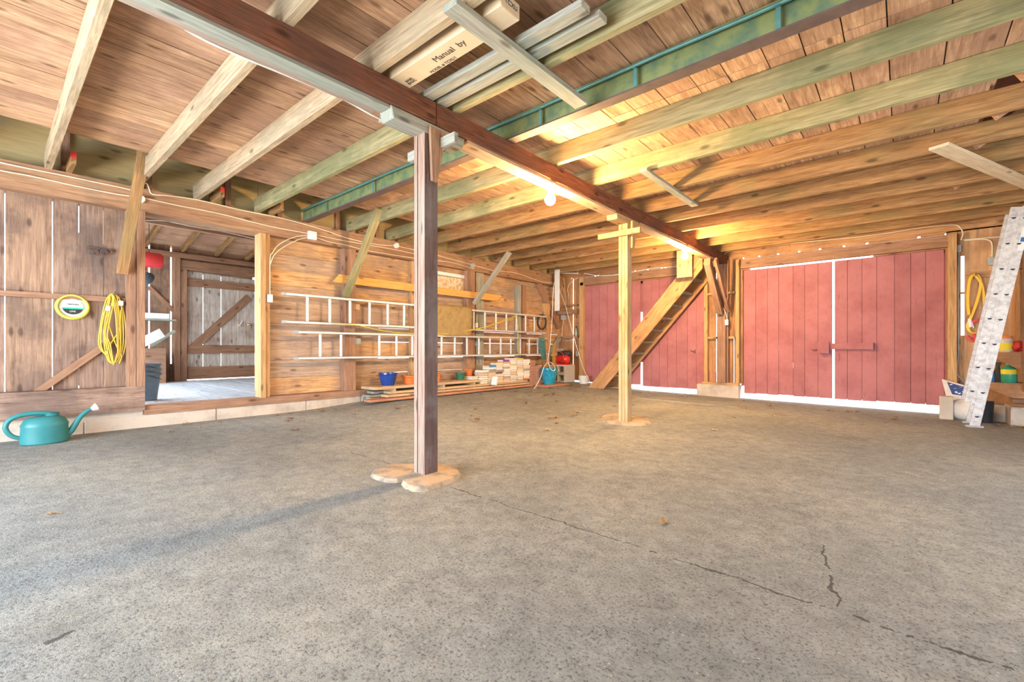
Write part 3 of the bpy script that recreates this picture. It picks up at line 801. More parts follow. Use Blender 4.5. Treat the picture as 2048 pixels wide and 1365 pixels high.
# near post: planks laminated so the seams show on the face towards the front wall
def post2(x, y, w, d, zt, mats, label, lean=0.0):
    zb_ = fz(x, y) + 0.03
    root = thing('post', (x, y, zb_), label, 'post')
    m_ = MB()
    for k in range(3):
        a = x - w / 2 + k * w / 3
        r = ((0.0, 0.004, 0.002))[k]
        m_.box(a + 0.0016, a + w / 3 - 0.0016, y - d / 2 + r, y + d / 2, zb_, zt, g=(0, 0, 1), m=0)
    o = m_.build('post_timber', list(mats), root)
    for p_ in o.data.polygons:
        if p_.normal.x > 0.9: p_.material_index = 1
    return root
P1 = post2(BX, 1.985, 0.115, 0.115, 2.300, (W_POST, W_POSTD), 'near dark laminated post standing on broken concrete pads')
P2 = post2(BX + 0.01, 4.93, 0.115, 0.105, 2.30, (W_POSTY, W_POSTY), 'far yellow post standing on a thin stone slab')
for y, yb0, yb1, lab in ((1.985, 1.66, 2.30, 'bolster block between the near post and the main beam'), (4.93, 4.62, 5.2, 'bolster block between the far post and the main beam')):
    m_ = MB(); z0_ = 2.300 if y < 3 else 2.30
    m_.prism([(BX - 0.07, yb0, 2.377), (BX - 0.07, yb0 + 0.02, z0_), (BX - 0.07, yb1 - 0.02, z0_), (BX - 0.07, yb1, 2.377)], (0.13, 0, 0), g=(0, 1, 0))
    o = m_.build('bolster', W_GREY if y < 3 else W_POSTY, bevel=0.006); tag(o, lab, 'timber block')
# gussets and cross pieces at the post heads
m_ = MB(); m_.prism([(BX + 0.06, 2.0, 2.33), (BX + 0.06, 2.12, 2.33), (BX + 0.06, 2.10, 2.30), (BX + 0.06, 2.03, 1.96), (BX + 0.06, 1.98, 1.96)], (0.022, 0, 0), g=(0, 0, 1))
m_ = MB(); m_.prism([(BX + 0.0605, 1.955, 2.345), (BX + 0.0605, 2.10, 2.345), (BX + 0.0605, 2.02, 1.98), (BX + 0.0605, 1.975, 1.98)], (0.025, 0, 0), g=(0, 0, 1))
o = m_.build('gusset', W_FRAME, bevel=0.002); tag(o, 'tapered red brown gusset nailed to the head of the near post', 'wood block')
m_ = MB(); m_.prism([(BX + 0.069, 4.95, 2.34), (BX + 0.069, 5.10, 2.34), (BX + 0.069, 5.0, 2.02), (BX + 0.069, 4.95, 2.02)], (0.025, 0, 0), g=(0, 0, 1))
o = m_.build('gusset', W_POSTY, bevel=0.002); tag(o, 'tapered yellow gusset nailed to the head of the far post', 'wood block')
p0, p1 = at(818, 333, Y=2.06), at(912, 293, Y=2.06)
m_ = MB(); m_.box(p0.x, p1.x, 2.045, 2.083, 2.225, 2.295, g=(1, 0, 0)); o = m_.build('cross_piece', W_GREY, bevel=0.003); tag(o, 'pale grey cross piece nailed behind the head of the near post', 'wood block')
p0, p1 = at(1197, 480, Y=4.86), at(1281, 470, Y=4.86)
m_ = MB(); m_.box(p0.x, p1.x, 4.840, 4.8785, 2.155, 2.22, g=(1, 0, 0)); o = m_.build('cross_piece', W_POSTY, bevel=0.003); tag(o, 'yellow cross piece nailed in front of the head of the far post', 'wood block')
# knee braces at the far end of the beam
brace((BX - 0.02, 8.72, 1.50), (BX + 0.0, 7.92, 2.33), 0.10, 0.14, (0, 1, 0), W_FRAME, 'thick knee brace from the middle wall post up to the main beam', c1=0.06)
brace((BX + 0.115, 8.74, 1.52), (BX + 0.115, 7.98, 2.33), 0.045, 0.10, (0, 1, 0), W_FRAME, 'thinner knee brace just behind and right of the thick one')

# pads
def pad(pts, h, label, name='concrete_pad'):
    P = [onfloor(*p) for p in pts]
    c = sum(P, Vector()) / len(P)
    rim = spline(P, 5, closed=True); n = len(rim)
    m_ = MB(); vs = []
    for (k, zz) in ((1.04, -0.02), (1.0, 0.35), (0.96, 0.85), (0.86, 1.0), (0.45, 1.06)):
        for i, q in enumerate(rim):
            f = k * (1 + 0.02 * math.sin(i * 2.3) + random.uniform(-0.012, 0.012))
            x_, y_ = c.x + (q.x - c.x) * f, c.y + (q.y - c.y) * f
            vs.append((x_, y_, fz(x_, y_) + h * zz * (1 + random.uniform(-0.06, 0.06))))
    fs = []
    for r_ in range(4):
        for i in range(n):
            j = (i + 1) % n; fs.append((r_ * n + i, r_ * n + j, (r_ + 1) * n + j, (r_ + 1) * n + i))
    fs.append(tuple(4 * n + i for i in range(n)))
    m_.add(vs, fs, (1, 0, 0), 0, True)
    o = m_.build(name, M_STONE); tag(o, label, 'concrete pad'); return o
pad([(744, 955), (758, 940), (800, 934), (858, 938), (850, 950), (815, 962), (780, 966)], 0.028, 'pale broken concrete pad left of the near post foot')
pad([(806, 966), (838, 942), (880, 936), (914, 944), (915, 960), (880, 974), (846, 984), (818, 980)], 0.034, 'orange stained concrete pad under the right of the near post foot')
pad([(1204, 842), (1215, 831), (1262, 832), (1299, 843), (1290, 851), (1240, 851)], 0.03, 'thin flat stone slab under the far yellow post', 'stone_slab')

# steel I beam
root = thing('steel_beam', (-1.5, 2.80, ZJ), 'green painted steel I beam running across under the ceiling', 'beam')
m_ = MB(); y = 2.80
m_.box(-6.14, XR, y - 0.045, y + 0.045, ZJ, ZJ + 0.012, g=(1, 0, 0)); m_.build('bottom_flange', M_STEELD, root)
m_ = MB(); m_.box(-6.14, XR, y - 0.006, y + 0.006, ZJ + 0.012, ZC - 0.012, g=(1, 0, 0)); m_.box(-6.14, XR, y - 0.045, y + 0.045, ZC - 0.012, ZC - 0.002, g=(1, 0, 0)); m_.build('web', M_STEEL, root)
m_ = MB(); m_.tube([(-6.14 + i * 0.5, y - 0.056, ZC - 0.03 + 0.004 * math.sin(i * 2.1)) for i in range(18)], 0.011, 8)
c_ = m_.build('conduit', M_TEAL); tag(c_, 'thin teal conduit pipe along the top of the steel beam', 'pipe')
for i, px in enumerate((650, 745, 1080, 1270, 1556)):
    X_ = at(px, 200, Y=2.75).x
    m_ = MB(); m_.box(X_ - 0.012, X_ + 0.012, y - 0.048, y - 0.044, ZJ + 0.012, ZC - 0.02); m_.box(X_ - 0.012, X_ + 0.012, y - 0.07, y - 0.0445, ZC - 0.045, ZC - 0.041); m_.build('strap', M_TEAL, c_)

# loose timbers under and on the joists
m_ = MB(); m_.box(-1.72, -1.62, 1.47, 2.66, ZJ - 0.036, ZJ - 0.001, g=(0, 1, 0)); o = m_.build('plank', W_GREY, bevel=0.003); tag(o, 'grey plank nailed crosswise under the joists near the steel beam', 'plank')
m_ = MB(); m_.box(-1.89, -1.81, 4.02, 5.42, ZJ - 0.03, ZJ - 0.001, g=(0, 1, 0)); o = m_.build('plank', W_GREY, bevel=0.003); tag(o, 'short pale plank nailed under the joists beyond the lamp', 'plank')
m_ = MB(); m_.bar((0.22, 5.15, ZJ - 0.016), (1.05, 7.15, ZJ - 0.016), 0.13, 0.026, (0, 0, 1)); o = m_.build('plank', W_PALE, bevel=0.003); tag(o, 'pale plank nailed slantwise under the joists at the far right', 'plank')
for y, lab in ((1.955, 'first grey board lying across the main beam, nearer the cartons'), (2.075, 'second grey board lying across the main beam, against the green joist')):
    xe = -1.17 if y > 2 else -1.20
    m_ = MB(); m_.box(-2.98 + (y - 1.95), xe, y - 0.04, y + 0.04, ZJ + 0.002, ZJ + 0.04, g=(1, 0, 0)); o = m_.build('board', W_GREY, bevel=0.003); tag(o, lab, 'board')
def carton(x0, x1, y0, y1, z0, z1, label):
    root = thing('cardboard_carton', ((x0 + x1) / 2, (y0 + y1) / 2, z0), label, 'carton')
    m_ = MB(); m_.box(x0, x1, y0, y1, z0, z1, g=(1, 0, 0)); m_.build('carton_body', M_CARD, root, bevel=0.004)
    m_ = MB(); m_.box(x1 + 0.0005, x1 + 0.002, y0 + 0.01, y1 - 0.01, z0 + (z1 - z0) * 0.42, z0 + (z1 - z0) * 0.62); m_.box(x0, x1, y0 - 0.0015, y0 - 0.0005, z1 - 0.02, z1 - 0.012, g=(1, 0, 0)); m_.build('tape', M_CARDB, root)
    return root
c1 = carton(-2.57, -1.50, 1.655, 1.80, ZJ + 0.002, ZJ + 0.085, 'long flat cardboard carton lying above the main beam and grey plank')
def text(body, size, loc, xdir, ydir, parent, mat=M_INK, name='printing', ext=0.0006):
    cu = bpy.data.curves.new(name, 'FONT'); cu.body = body; cu.size = size; cu.extrude = ext
    cu.align_x = 'CENTER'; cu.align_y = 'CENTER'; cu.materials.append(mat)
    o = bpy.data.objects.new(name, cu)
    xd, yd = Vector(xdir).normalized(), Vector(ydir).normalized(); zd = xd.cross(yd)
    M = Matrix((xd, yd, zd)).transposed().to_4x4()
    o.matrix_world = Matrix.Translation(Vector(loc) - worldloc(parent)) @ M
    sc.collection.objects.link(o)
    # keep it a mesh so that it reads as geometry of the carton
    me = bpy.data.meshes.new_from_object(o)
    q = bpy.data.objects.new(name, me); q.matrix_world = o.matrix_world.copy(); sc.collection.objects.link(q)
    bpy.data.objects.remove(o); q.parent = parent
    return q
zt = ZJ + 0.0012
text('MODEL # TCXU1', 0.030, (-2.08, 1.78, zt), (1, 0, 0), (0, -1, 0), c1)
text('Manual  by', 0.06, (-1.96, 1.72, zt), (1, 0, 0), (0, -1, 0), c1)
text('BASIC', 0.03, (-2.36, 1.765, zt), (1, 0, 0), (0, -1, 0), c1); text('SERIES', 0.024, (-2.36, 1.74, zt), (1, 0, 0), (0, -1, 0), c1)
text('TCXU', 0.035, (-1.4975, 1.73, ZJ + 0.045), (0, 1, 0), (0, 0, 1), c1)

# ------------------------------------------------------------------ bulbs
def lamp(px, py, y, label):
    x_ = BX + 0.03; z0_ = 2.352
    root = thing('ceiling_lamp', (x_, y, z0_), label, 'lamp', 'bare bulbs on the main beam')
    m_ = MB(); m_.lathe([(0.055, 0.0), (0.055, -0.02), (0.04, -0.035), (0.026, -0.04), (0.024, -0.075)], (x_, y, z0_), n=20); m_.build('lampholder', M_PORC, root)
    m_ = MB(); prof = [(0.014, -0.07), (0.018, -0.085)]
    for k in range(10):
        t = -0.9 + 2.47 * k / 9
        prof.append((0.050 * math.cos(t * 1.0) if k < 9 else 0.001, -0.14 - 0.050 * math.sin(t)))
    m_.lathe(prof, (x_, y, z0_), n=20); m_.build('bulb', M_BULB, root)
lamp(0, 0, 3.40, 'glowing bare bulb under the main beam between the two posts')
lamp(0, 0, 6.80, 'glowing bare bulb under the main beam beyond the far post, above the stair')

# ------------------------------------------------------------------ lean-to room
FL = 0.225
XW = -10.30
mb = MB(); x = XL - 0.03
for i in range(40):
    y0_ = 1.15 + i * 0.0
x_ = XW
yb = 1.15
while yb < 4.0:
    w = 0.21; mb.box(XW, XL - 0.08, yb + 0.004, yb + w - 0.004, FL - 0.03, FL + random.uniform(-0.004, 0.004), g=(1, 0, 0)); yb += w
struct(mb, 'floor_lean_to', W_WHITEFL, 'pale bleached plank floor of the lean-to', origin=(-8, 2.5, FL))
dy0, dy1 = at(372, 650, X=XW).y, at(511, 650, X=XW).y
zdt = at(440, 548, X=XW).z
mb = MB()
y = 1.1
for w, g in ((0.30, 0.02), (0.30, 0.0), (0.02, 0.0)):
    pass
gy = [at(299, 600, X=XW).y, at(342, 600, X=XW).y]
mb.box(XW - .025, XW, 0.9, gy[0] - 0.015, FL, 2.75, g=(0, 0, 1)); mb.box(XW - .025, XW, gy[0] + 0.008, gy[1] - 0.012, FL, 2.75, g=(0, 0, 1)); mb.box(XW - .025, XW, gy[1] + 0.015, dy0, FL, 2.75, g=(0, 0, 1))
mb.box(XW - .025, XW, gy[1] - 0.02, gy[1] + 0.02, 0.1, 0.55)
mb.box(XW - .045, XW - .02, dy0, dy1 - .05, zdt - .05, zdt + .0, g=(0, 1, 0)); mb.box(XW - .025, XW, dy0, dy1 + 0.02, zdt, 2.75, g=(0, 1, 0)); mb.box(XW - .025, XW, dy1 + 0.02, 4.1, FL, 2.75, g=(0, 0, 1))
struct(mb, 'wall_lean_to', W_SIDE, 'far board wall of the lean-to with daylight gaps', origin=(XW, 2.5, FL))
mb = MB()
mb.box(XW, XW + 0.1, 1.0, 4.05, 2.53, 2.62, g=(0, 1, 0)); mb.box(XW, XW + 0.06, dy0 - 0.1, 4.05, zdt, 2.50, g=(0, 1, 0))
mb.box(XW, XW + 0.09, dy0 - 0.20, dy0 - 0.11, FL, 2.53, g=(0, 0, 1)); mb.box(XW, XW + 0.07, dy0 - 0.10, dy0, FL, zdt, g=(0, 0, 1)); mb.box(XW, XW + 0.08, dy1 + 0.02, dy1 + 0.09, FL, zdt, g=(0, 0, 1))
struct(mb, 'trim_7', W_FRAME, 'frame timbers around the lean-to door', origin=(XW, 2.5, FL))
mb = MB()   # side walls of the lean-to
mb.box(XW, XL - 0.1, 4.02, 4.05, 0.0, 3.4, g=(1, 0, 0)); mb.box(XW, XL - 0.1, 1.10, 1.13, 2.35, 3.4, g=(1, 0, 0)); mb.box(XW, XW + 0.35, 1.10, 1.13, FL, 2.4, g=(0, 0, 1)); 
struct(mb, 'wall_lean_to_side', W_SIDE, 'side walls of the lean-to', origin=(-8, 2.5, 0))
# sloping roof: boards and rafters
mb = MB()
def rz(x): return 2.64 + (x - XW) * (3.42 - 2.64) / (XL - XW)
for i in range(16):
    xa = XW - 0.1 + i * 0.27; xb_ = xa + 0.268
    if xb_ > XL: break
    mb.prism([(xa, 1.0, rz(xa) + 0.10), (xb_, 1.0, rz(xb_) + 0.10), (xb_, 1.0, rz(xb_) + 0.13), (xa, 1.0, rz(xa) + 0.13)], (0, 3.1, 0), g=(0, 1, 0))
struct(mb, 'ceiling_lean_to', W_CEIL, 'sloping roof boards of the lean-to', origin=(-8, 2.5, 3))
for i, y in enumerate((1.3, 1.85, 2.4, 2.95, 3.5)):
    brace((XW - 0.05, y, rz(XW - 0.05) + 0.04), (XL - 0.05, y, rz(XL - 0.05) + 0.04), 0.05, 0.10, (0, 0, 1), W_JOIST, 'sloping lean-to rafter, ' + ('leftmost', 'second from the left', 'middle one', 'second from the right', 'rightmost')[i] + ' of five', 'rafter', 'rafter', group='lean-to rafters')
brace((-7.6, 1.2, 2.55), (-7.6, 3.98, 2.55), 0.05, 0.09, (0, 0, 1), W_FRAME, 'brown tie timber crossing the top of the lean-to doorway view', 'tie_timber', 'timber')
# lean-to door
root = thing('door_5', (XW - 0.01, (dy0 + dy1) / 2, FL), 'weathered plank door with a diagonal brace at the back of the lean-to', 'door'); root['kind'] = 'structure'
mb = MB(); dw = (dy1 - dy0 - 0.02)
ed = [dy0 + 0.01, at(406, 650, X=XW).y, at(442, 650, X=XW).y, at(476, 650, X=XW).y, dy1 - 0.01]
for i in range(4):
    mb.box(XW - 0.03, XW - 0.008, ed[i] + (0.009 if 0 < i < 3 else 0.004 if i == 3 else 0), ed[i + 1] - 0.003, FL + 0.02, zdt - 0.015 - 0.01 * i, g=(0, 0, 1))
mb.build('door_boards', wood('daylit pale door boards', (0.36, 0.28, 0.22), (0.72, 0.66, 0.57), stain=(0.30, 0.17, 0.12), stain_amt=0.6, dirt=0.6, var=0.2), root)  # board colour made paler for the daylight reaching it from the left
for k, (za, zb_) in enumerate(((at(440, 705, X=XW).z - 0.02, at(440, 705, X=XW).z + 0.22), (zdt - 0.30, zdt - 0.15), (FL + 0.03, FL + 0.26))):
    mb = MB(); mb.box(XW - 0.008, XW + 0.02, dy0 + 0.02, dy1 - 0.02, za, zb_ if k != 0 else za + 0.16, g=(0, 1, 0)); mb.build('cross_rail', W_FRAME, root)
a, b = at(378, 703, X=XW), at(497, 595, X=XW)
mb = MB(); mb.bar((XW + 0.005, a.y, a.z), (XW + 0.005, b.y, b.z), 0.025, 0.14, (0, 0, 1)); mb.build('diagonal_rail', W_FRAME, root)
a = at(498, 650, X=XW); mb = MB(); mb.lathe([(0.03, 0), (0.03, 0.01), (0.014, 0.02), (0.014, 0.04), (0.03, 0.055), (0.03, 0.075), (0.012, 0.085)], (XW - 0.008, a.y, a.z), axis=(1, 0, 0), n=14); mb.build('door_knob', M_BRASS, root)
a = at(481, 648, X=XW); mb = MB(); mb.tube([(XW, a.y - .04, a.z - .03), (XW + .02, a.y - .02, a.z - .04), (XW + .02, a.y + .03, a.z + .06)], 0.012); mb.build('latch_hook', M_WHITE, root)
# things in the lean-to
def wbox(name, x0, x1, y0, y1, z0, z1, mat, label, cat, bevel=0.003, g=None):
    m_ = MB(); m_.box(x0, x1, y0, y1, z0, z1, g=g); o = m_.build(name, mat, bevel=bevel); tag(o, label, cat); return o
ya, yb_ = 1.30, at(337, 700, X=-9.7).y
zt_ = at(320, 697, X=-9.7).z
wbox('plywood_box', -10.2, -9.86, ya, yb_, FL, zt_, W_FRAME, 'plywood crate under the shelf in the lean-to', 'crate')
sy0, sy1, zs_ = 1.3, at(352, 640, X=-9.95).y, at(330, 640, X=-9.95).z
root = thing('wall_shelf', (-10.1, 1.5, zs_ - 0.02), 'grey wooden shelf with a slanting strut on the lean-to wall', 'shelf')
m_ = MB(); m_.box(-10.28, -9.92, sy0, sy1, zs_ - 0.015, zs_ + 0.012, g=(0, 1, 0)); m_.build('shelf_board', W_GREY, root)
a, b = at(302, 693, X=-9.95), at(350, 662, X=-9.95)
m_ = MB(); m_.bar((-9.97, a.y, a.z), (-9.97, b.y, b.z), 0.03, 0.05); m_.build('strut', W_GREY, root)
wbox('white_box', -10.2, -9.94, 1.25, at(339, 630, X=-9.94).y, zs_ + 0.013, zs_ + 0.11, M_WHITE, 'long white box lying on the lean-to shelf', 'box')
a = at(300, 688, X=-9.8); b = at(322, 668, X=-9.8)
m_ = MB(); m_.bar((-9.72, a.y - 0.2, zt_ + 0.045), (-9.82, b.y + 0.02, b.z + 0.02), 0.16, 0.02, (1, 0, 0)); o = m_.build('panel', M_WHITE); tag(o, 'white panel leaning diagonally on the plywood crate', 'panel')
a, b = at(297, 574, X=XW + .03), at(352, 627, X=XW + .03)
brace((XW + .03, a.y, a.z), (XW + .03, b.y, b.z), 0.05, 0.07, (0, 0, 1), W_FRAME, 'short diagonal brace above the shelf in the lean-to')
# red fuel can hung from the ceiling and a pale helmet under it
a = at(298, 520, X=-9.0)
root = thing('red_canister', (a.x, a.y, a.z - 0.10), 'red canister hanging at the left edge of the lean-to doorway', 'canister')
m_ = MB(); m_.lathe([(0.05, -0.2), (0.11, -0.19), (0.12, -0.17), (0.12, 0.14), (0.10, 0.17), (0.04, 0.18)], (a.x, a.y, a.z), axis=(0, 1, 0), n=20); m_.build('canister_body', M_REDP, root)
m_ = MB(); m_.lathe([(0.035, 0.0), (0.035, -0.09), (0.05, -0.10)], (a.x, a.y - 0.07, a.z - 0.09), n=12); m_.build('spout', M_REDP, root)
m_ = MB(); m_.tube([(a.x, a.y, a.z + 0.11), (a.x, a.y, rz(a.x) + 0.0)], 0.004); m_.build('hanging_wire', M_DGREY, root)
a = at(291, 560, X=-8.75)
root = thing('work_light', (a.x, a.y, a.z - 0.1), 'dark shaded dome light below the red canister', 'lamp')
m_ = MB(); m_.lathe([(0.13, 0.0), (0.125, 0.03), (0.09, 0.09), (0.03, 0.12)], (a.x, a.y, a.z), axis=(0.5, -0.6, 0.5), n=20); m_.build('lamp_shade', M_DGREY, root)
m_ = MB(); m_.lathe([(0.11, -0.012), (0.115, -0.002)], (a.x, a.y, a.z), axis=(0.5, -0.6, 0.5), n=20); m_.build('lens', M_CLEAR, root)
m_ = MB(); m_.tube([(a.x, a.y, a.z + .05), (a.x - .05, a.y - .05, a.z + .3), (a.x, a.y, rz(a.x) + .02)], 0.004); m_.build('hanging_wire', M_DGREY, root)
# stacked buckets
for k in range(3):
    a = at(297, 795, X=-6.9)
    bx_, by_ = -6.75, 1.245
    m_ = MB(); z_ = FL + 0.004 + k * 0.055
    m_.lathe([(0.085, 0), (0.118, 0.30), (0.128, 0.30), (0.128, 0.325), (0.116, 0.325), (0.083, 0.012)], (bx_, by_, z_), n=24)
    o = m_.build('bucket', M_BUCKET); tag(o, 'blue grey plastic bucket, ' + ('bottom', 'middle', 'top')[k] + ' one of the nested stack in the lean-to doorway', 'bucket', 'nested buckets')
    m_ = MB(); m_.tube([(bx_ + 0.128 * math.cos(t), by_ + 0.128 * math.sin(t), z_ + 0.29 - 0.05 * math.sin(t)) for t in [i * math.pi / 10 + (-.2) for i in range(11)]], 0.004, 5); m_.build('bucket_handle', M_DGREY, o)

# ------------------------------------------------------------------ cables on the left wall
def cable(pts, X=None, Y=None, r=0.006, mat=M_WIRE, label='', name='cable', n=6):
    P = [at(px, py, X=X, Y=Y) for px, py in pts]
    m_ = MB(); m_.tube(spline(P, n), r, 6); o = m_.build(name, mat); tag(o, label, 'cable'); return o
CX = -6.072
cable([(-150, 290), (0, 325), (65, 339), (150, 356), (240, 375), (268, 381), (283, 378), (287, 368), (294, 368), (299, 380), (306, 389), (340, 392), (400, 401), (480, 420), (560, 436), (640, 458), (700, 478), (760, 490), (795, 491)], X=CX, label='upper cream cable stapled along the left wall plate')
cable([(-150, 308), (0, 341), (60, 352), (150, 372), (230, 388), (268, 393), (290, 397), (360, 412), (440, 428), (540, 453), (620, 468), (700, 484), (780, 498), (840, 510)], X=CX, label='lower cream cable stapled along the left wall plate')
cable([(792, 492), (850, 505), (900, 518), (945, 530), (960, 534), (985, 541), (1030, 546), (1060, 556), (1085, 564), (1105, 566)], X=CX, label='cream cable running along the plate to the back left corner')
cable([(633, 475), (655, 483), (690, 490), (720, 498), (760, 506), (840, 518), (900, 525), (948, 538)], X=CX + .012, label='cream cable dipping from the square box towards the pale brace')
cable([(618, 471), (590, 474), (560, 488), (545, 506), (540, 520), (540, 592)], X=CX + 0.0, r=0.005, label='pair cable looping down to the switch on the jamb')
cable([(618, 475), (596, 480), (568, 494), (549, 510), (541, 528)], X=CX + 0.012, r=0.005, label='shorter looping cable beside the one on the jamb')
cable([(287, 441), (330, 442), (350, 446), (400, 456), (450, 464), (517, 480)], X=-7.5, r=0.006, mat=M_WIREW, label='white cable strung along the lean-to tie timber')
cable([(335, 40), (345, 42), (400, 75), (480, 112), (560, 145), (640, 178), (690, 200), (740, 228), (770, 242)], X=BX - BW / 2 - 0.06, r=0.007, mat=M_WIREW, label='cream cable along the near side of the main beam')
def jbox(px, py, X, w, h, label, mat=M_WHITE, round_=False, Y=None, d=0.05, name='junction_box'):
    p = at(px, py, X=X, Y=Y); m_ = MB()
    if X is not None:
        if round_: m_.lathe([(w / 2, -d), (w / 2, -0.01), (w / 2 - 0.008, 0)], (X, p.y, p.z), axis=(1, 0, 0), n=18)
        else: m_.box(X - d, X, p.y - w / 2, p.y + w / 2, p.z - h / 2, p.z + h / 2)
    else:
        m_.box(p.x - w / 2, p.x + w / 2, Y, Y + d, p.z - h / 2, p.z + h / 2)
    o = m_.build(name, mat, bevel=0 if round_ else 0.004); tag(o, label, 'electrical box'); return o
jbox(626, 471, -6.03, 0.11, 0.11, 'square white junction box on the left wall plate')
jbox(795, 491, -6.035, 0.085, 0.085, 'round white junction box left of the near post', round_=True)
jbox(948, 531, -6.035, 0.085, 0.085, 'round grey junction box right of the near post', M_BOXG, True)
jbox(281, 397, -6.035, 0.09, 0.09, 'round white junction box beside the tall slanting knee brace', round_=True)
jbox(541, 597, -6.045, 0.06, 0.10, 'white light switch box on the doorway jamb', name='switch_box')
jbox(954, 651, -6.03, 0.06, 0.09, 'small white outlet on the post right of the mat', d=0.04, name='outlet_box')

# ring rack on the vertical boards
a = at(206, 505, X=XL + 0.03)
root = thing('ring_rack', (XL + 0.01, a.y, a.z - 0.03), 'rusty bar with a row of iron rings on the vertical boards', 'rack')
m_ = MB(); p0, p1 = at(172, 494, X=XL + .015), at(228, 502, X=XL + .015); m_.bar((XL + .012, p0.y, p0.z), (XL + .012, p1.y, p1.z), 0.02, 0.015); m_.build('bar', M_STEELD, root)
for k, px in enumerate((181, 190, 199, 208, 217)):
    q = at(px, 501 + (k % 2), X=XL + 0.04); m_ = MB()
    m_.tube([(XL + 0.035, q.y + 0.026 * math.cos(t), q.z - 0.012 + 0.026 * math.sin(t)) for t in [i * math.tau / 16 for i in range(16)]], 0.0045, 6, closed=True); m_.build('iron_ring', M_STEELD, root)
# trimmer line spool
a = at(145.5, 614, X=XL + 0.055)
root = thing('line_spool', (XL + 0.0, a.y, a.z - 0.12), 'round lime green spool of trimmer line hanging on the vertical boards', 'spool')
rr = 0.118
m_ = MB()
for k in range(3):
    m_.tube([(XL + 0.03 + k * 0.012, a.y + (rr - 0.004 * k) * math.cos(t), a.z + (rr - 0.004 * k) * math.sin(t)) for t in [i * math.tau / 40 for i in range(40)]], 0.0075, 7, closed=True)
m_.build('line_coil', M_LIME, root)
m_ = MB(); m_.lathe([(rr - 0.004, -0.02), (rr - 0.004, -0.015), (rr * 0.9, -0.012)], (XL + 0.055, a.y, a.z), axis=(1, 0, 0), n=40); m_.build('backing_card', M_CARDB, root)
m_ = MB(); m_.lathe([(0.076, 0.0), (0.076, 0.004)], (XL + 0.045, a.y, a.z), axis=(1, 0, 0), n=40); lb = m_.build('label_disc', M_WHITE, root)
def seg(m_, r, z0_, z1_, x):   # slice of a disc between two heights
    pts = []
    n = 12
    for i in range(n + 1):
        z = z0_ + (z1_ - z0_) * i / n; pts.append((x, a.y + math.sqrt(max(r * r - z * z, 0)), a.z + z))
    for i in range(n, -1, -1):
        z = z0_ + (z1_ - z0_) * i / n; pts.append((x, a.y - math.sqrt(max(r * r - z * z, 0)), a.z + z))
    m_.prism(pts, (0.001, 0, 0))
m_ = MB(); seg(m_, 0.075, -0.0745, -0.008, XL + 0.0495); m_.build('dark_label_half', M_BLACK, lb)
m_ = MB(); seg(m_, 0.075, -0.022, -0.010, XL + 0.051); m_.build('green_stripe', plain('green print', (0.02, 0.55, 0.33), 0.5), lb)
text('LINE', 0.022, (XL + 0.0515, a.y, a.z - 0.045), (0, 1, 0), (0, 0, 1), lb, M_WHITE, 'printing')
text('TRIMMER', 0.022, (XL + 0.0515, a.y, a.z + 0.022), (0, 1, 0), (0, 0, 1), lb, M_INK, 'printing')
# orange yellow extension cord
root = thing('power_cable', (XL + 0.05, at(227, 660, X=XL + .05).y, at(227, 730, X=XL + .05).z), 'yellow extension cord looped over the thin rail of the vertical boards', 'cord')
m_ = MB()
for k in range(6):
    pts = [(212 + 3 * k, 600), (204 + 2.0 * k, 640 + 6 * k), (199 + 4 * k, 690), (212 + 3 * k, 715 + 3 * k), (232 + k, 728 - 4 * k), (248 - 3 * k, 700), (250 - 4 * k, 660 - 4 * k), (245 - 3 * k, 615), (236 - 2 * k, 594), (224 - k, 590)]
    P = []
    for i, (px, py) in enumerate(pts):
        q = at(px + random.uniform(-2.5, 2.5), py + random.uniform(-4, 4), X=XL + 0.055 + 0.006 * k); P.append(q)
    m_.tube(spline(P, 5, closed=True), 0.0052, 6, closed=True)
P = [at(*p_, X=XL + .07) for p_ in ((216, 612), (218, 650), (232, 690), (243, 712), (238, 728))]; m_.tube(spline(P, 6), 0.005, 6)
P = [at(*p_, X=XL + .07) for p_ in ((242, 620), (238, 660), (220, 690), (213, 712), (228, 730))]; m_.tube(spline(P, 6), 0.005, 6)
m_.build('cord_loops', M_YEL, root)
for px, py in ((216, 617), (242, 607)):
    q = at(px, py, X=XL + .085); m_ = MB(); m_.box(q.x - .015, q.x + .015, q.y - .018, q.y + .018, q.z - .025, q.z + .025); m_.build('plug', M_WHITE, root, bevel=.004)
q = at(228, 588, X=XL + 0.05); m_ = MB(); m_.tube([(XL, q.y, q.z - .01), (XL + .10, q.y, q.z - .012), (XL + .11, q.y, q.z + .02)], 0.005); m_.build('hook', M_STEELD, root)

# watering can
cx, cy = -5.80, 0.34
cz = fz(cx, cy)
root = thing('watering_can', (cx, cy, cz), 'teal plastic watering can on the floor by the left wall', 'watering can')
m_ = MB()
m_.lathe([(0.128, 0.0), (0.138, 0.008), (0.140, 0.03), (0.135, 0.15), (0.139, 0.17), (0.130, 0.185), (0.118, 0.215), (0.09, 0.235), (0.055, 0.243)], (cx, cy, cz), n=36, sx=0.8, sy=1.12)
m_.build('can_body', M_CAN, root)
m_ = MB(); m_.lathe([(0.035, 0.235), (0.036, 0.262), (0.040, 0.268), (0.030, 0.268), (0.028, 0.245)], (cx, cy + 0.045, cz), n=20, sy=1.3); m_.build('filler_neck', M_CAN, root)
m_ = MB()
Ph = [(cx, cy - 0.13, cz + 0.055), (cx, cy - 0.20, cz + 0.09), (cx, cy - 0.235, cz + 0.16), (cx, cy - 0.215, cz + 0.225), (cx, cy - 0.15, cz + 0.262), (cx, cy - 0.05, cz + 0.272), (cx, cy + 0.03, cz + 0.262)]
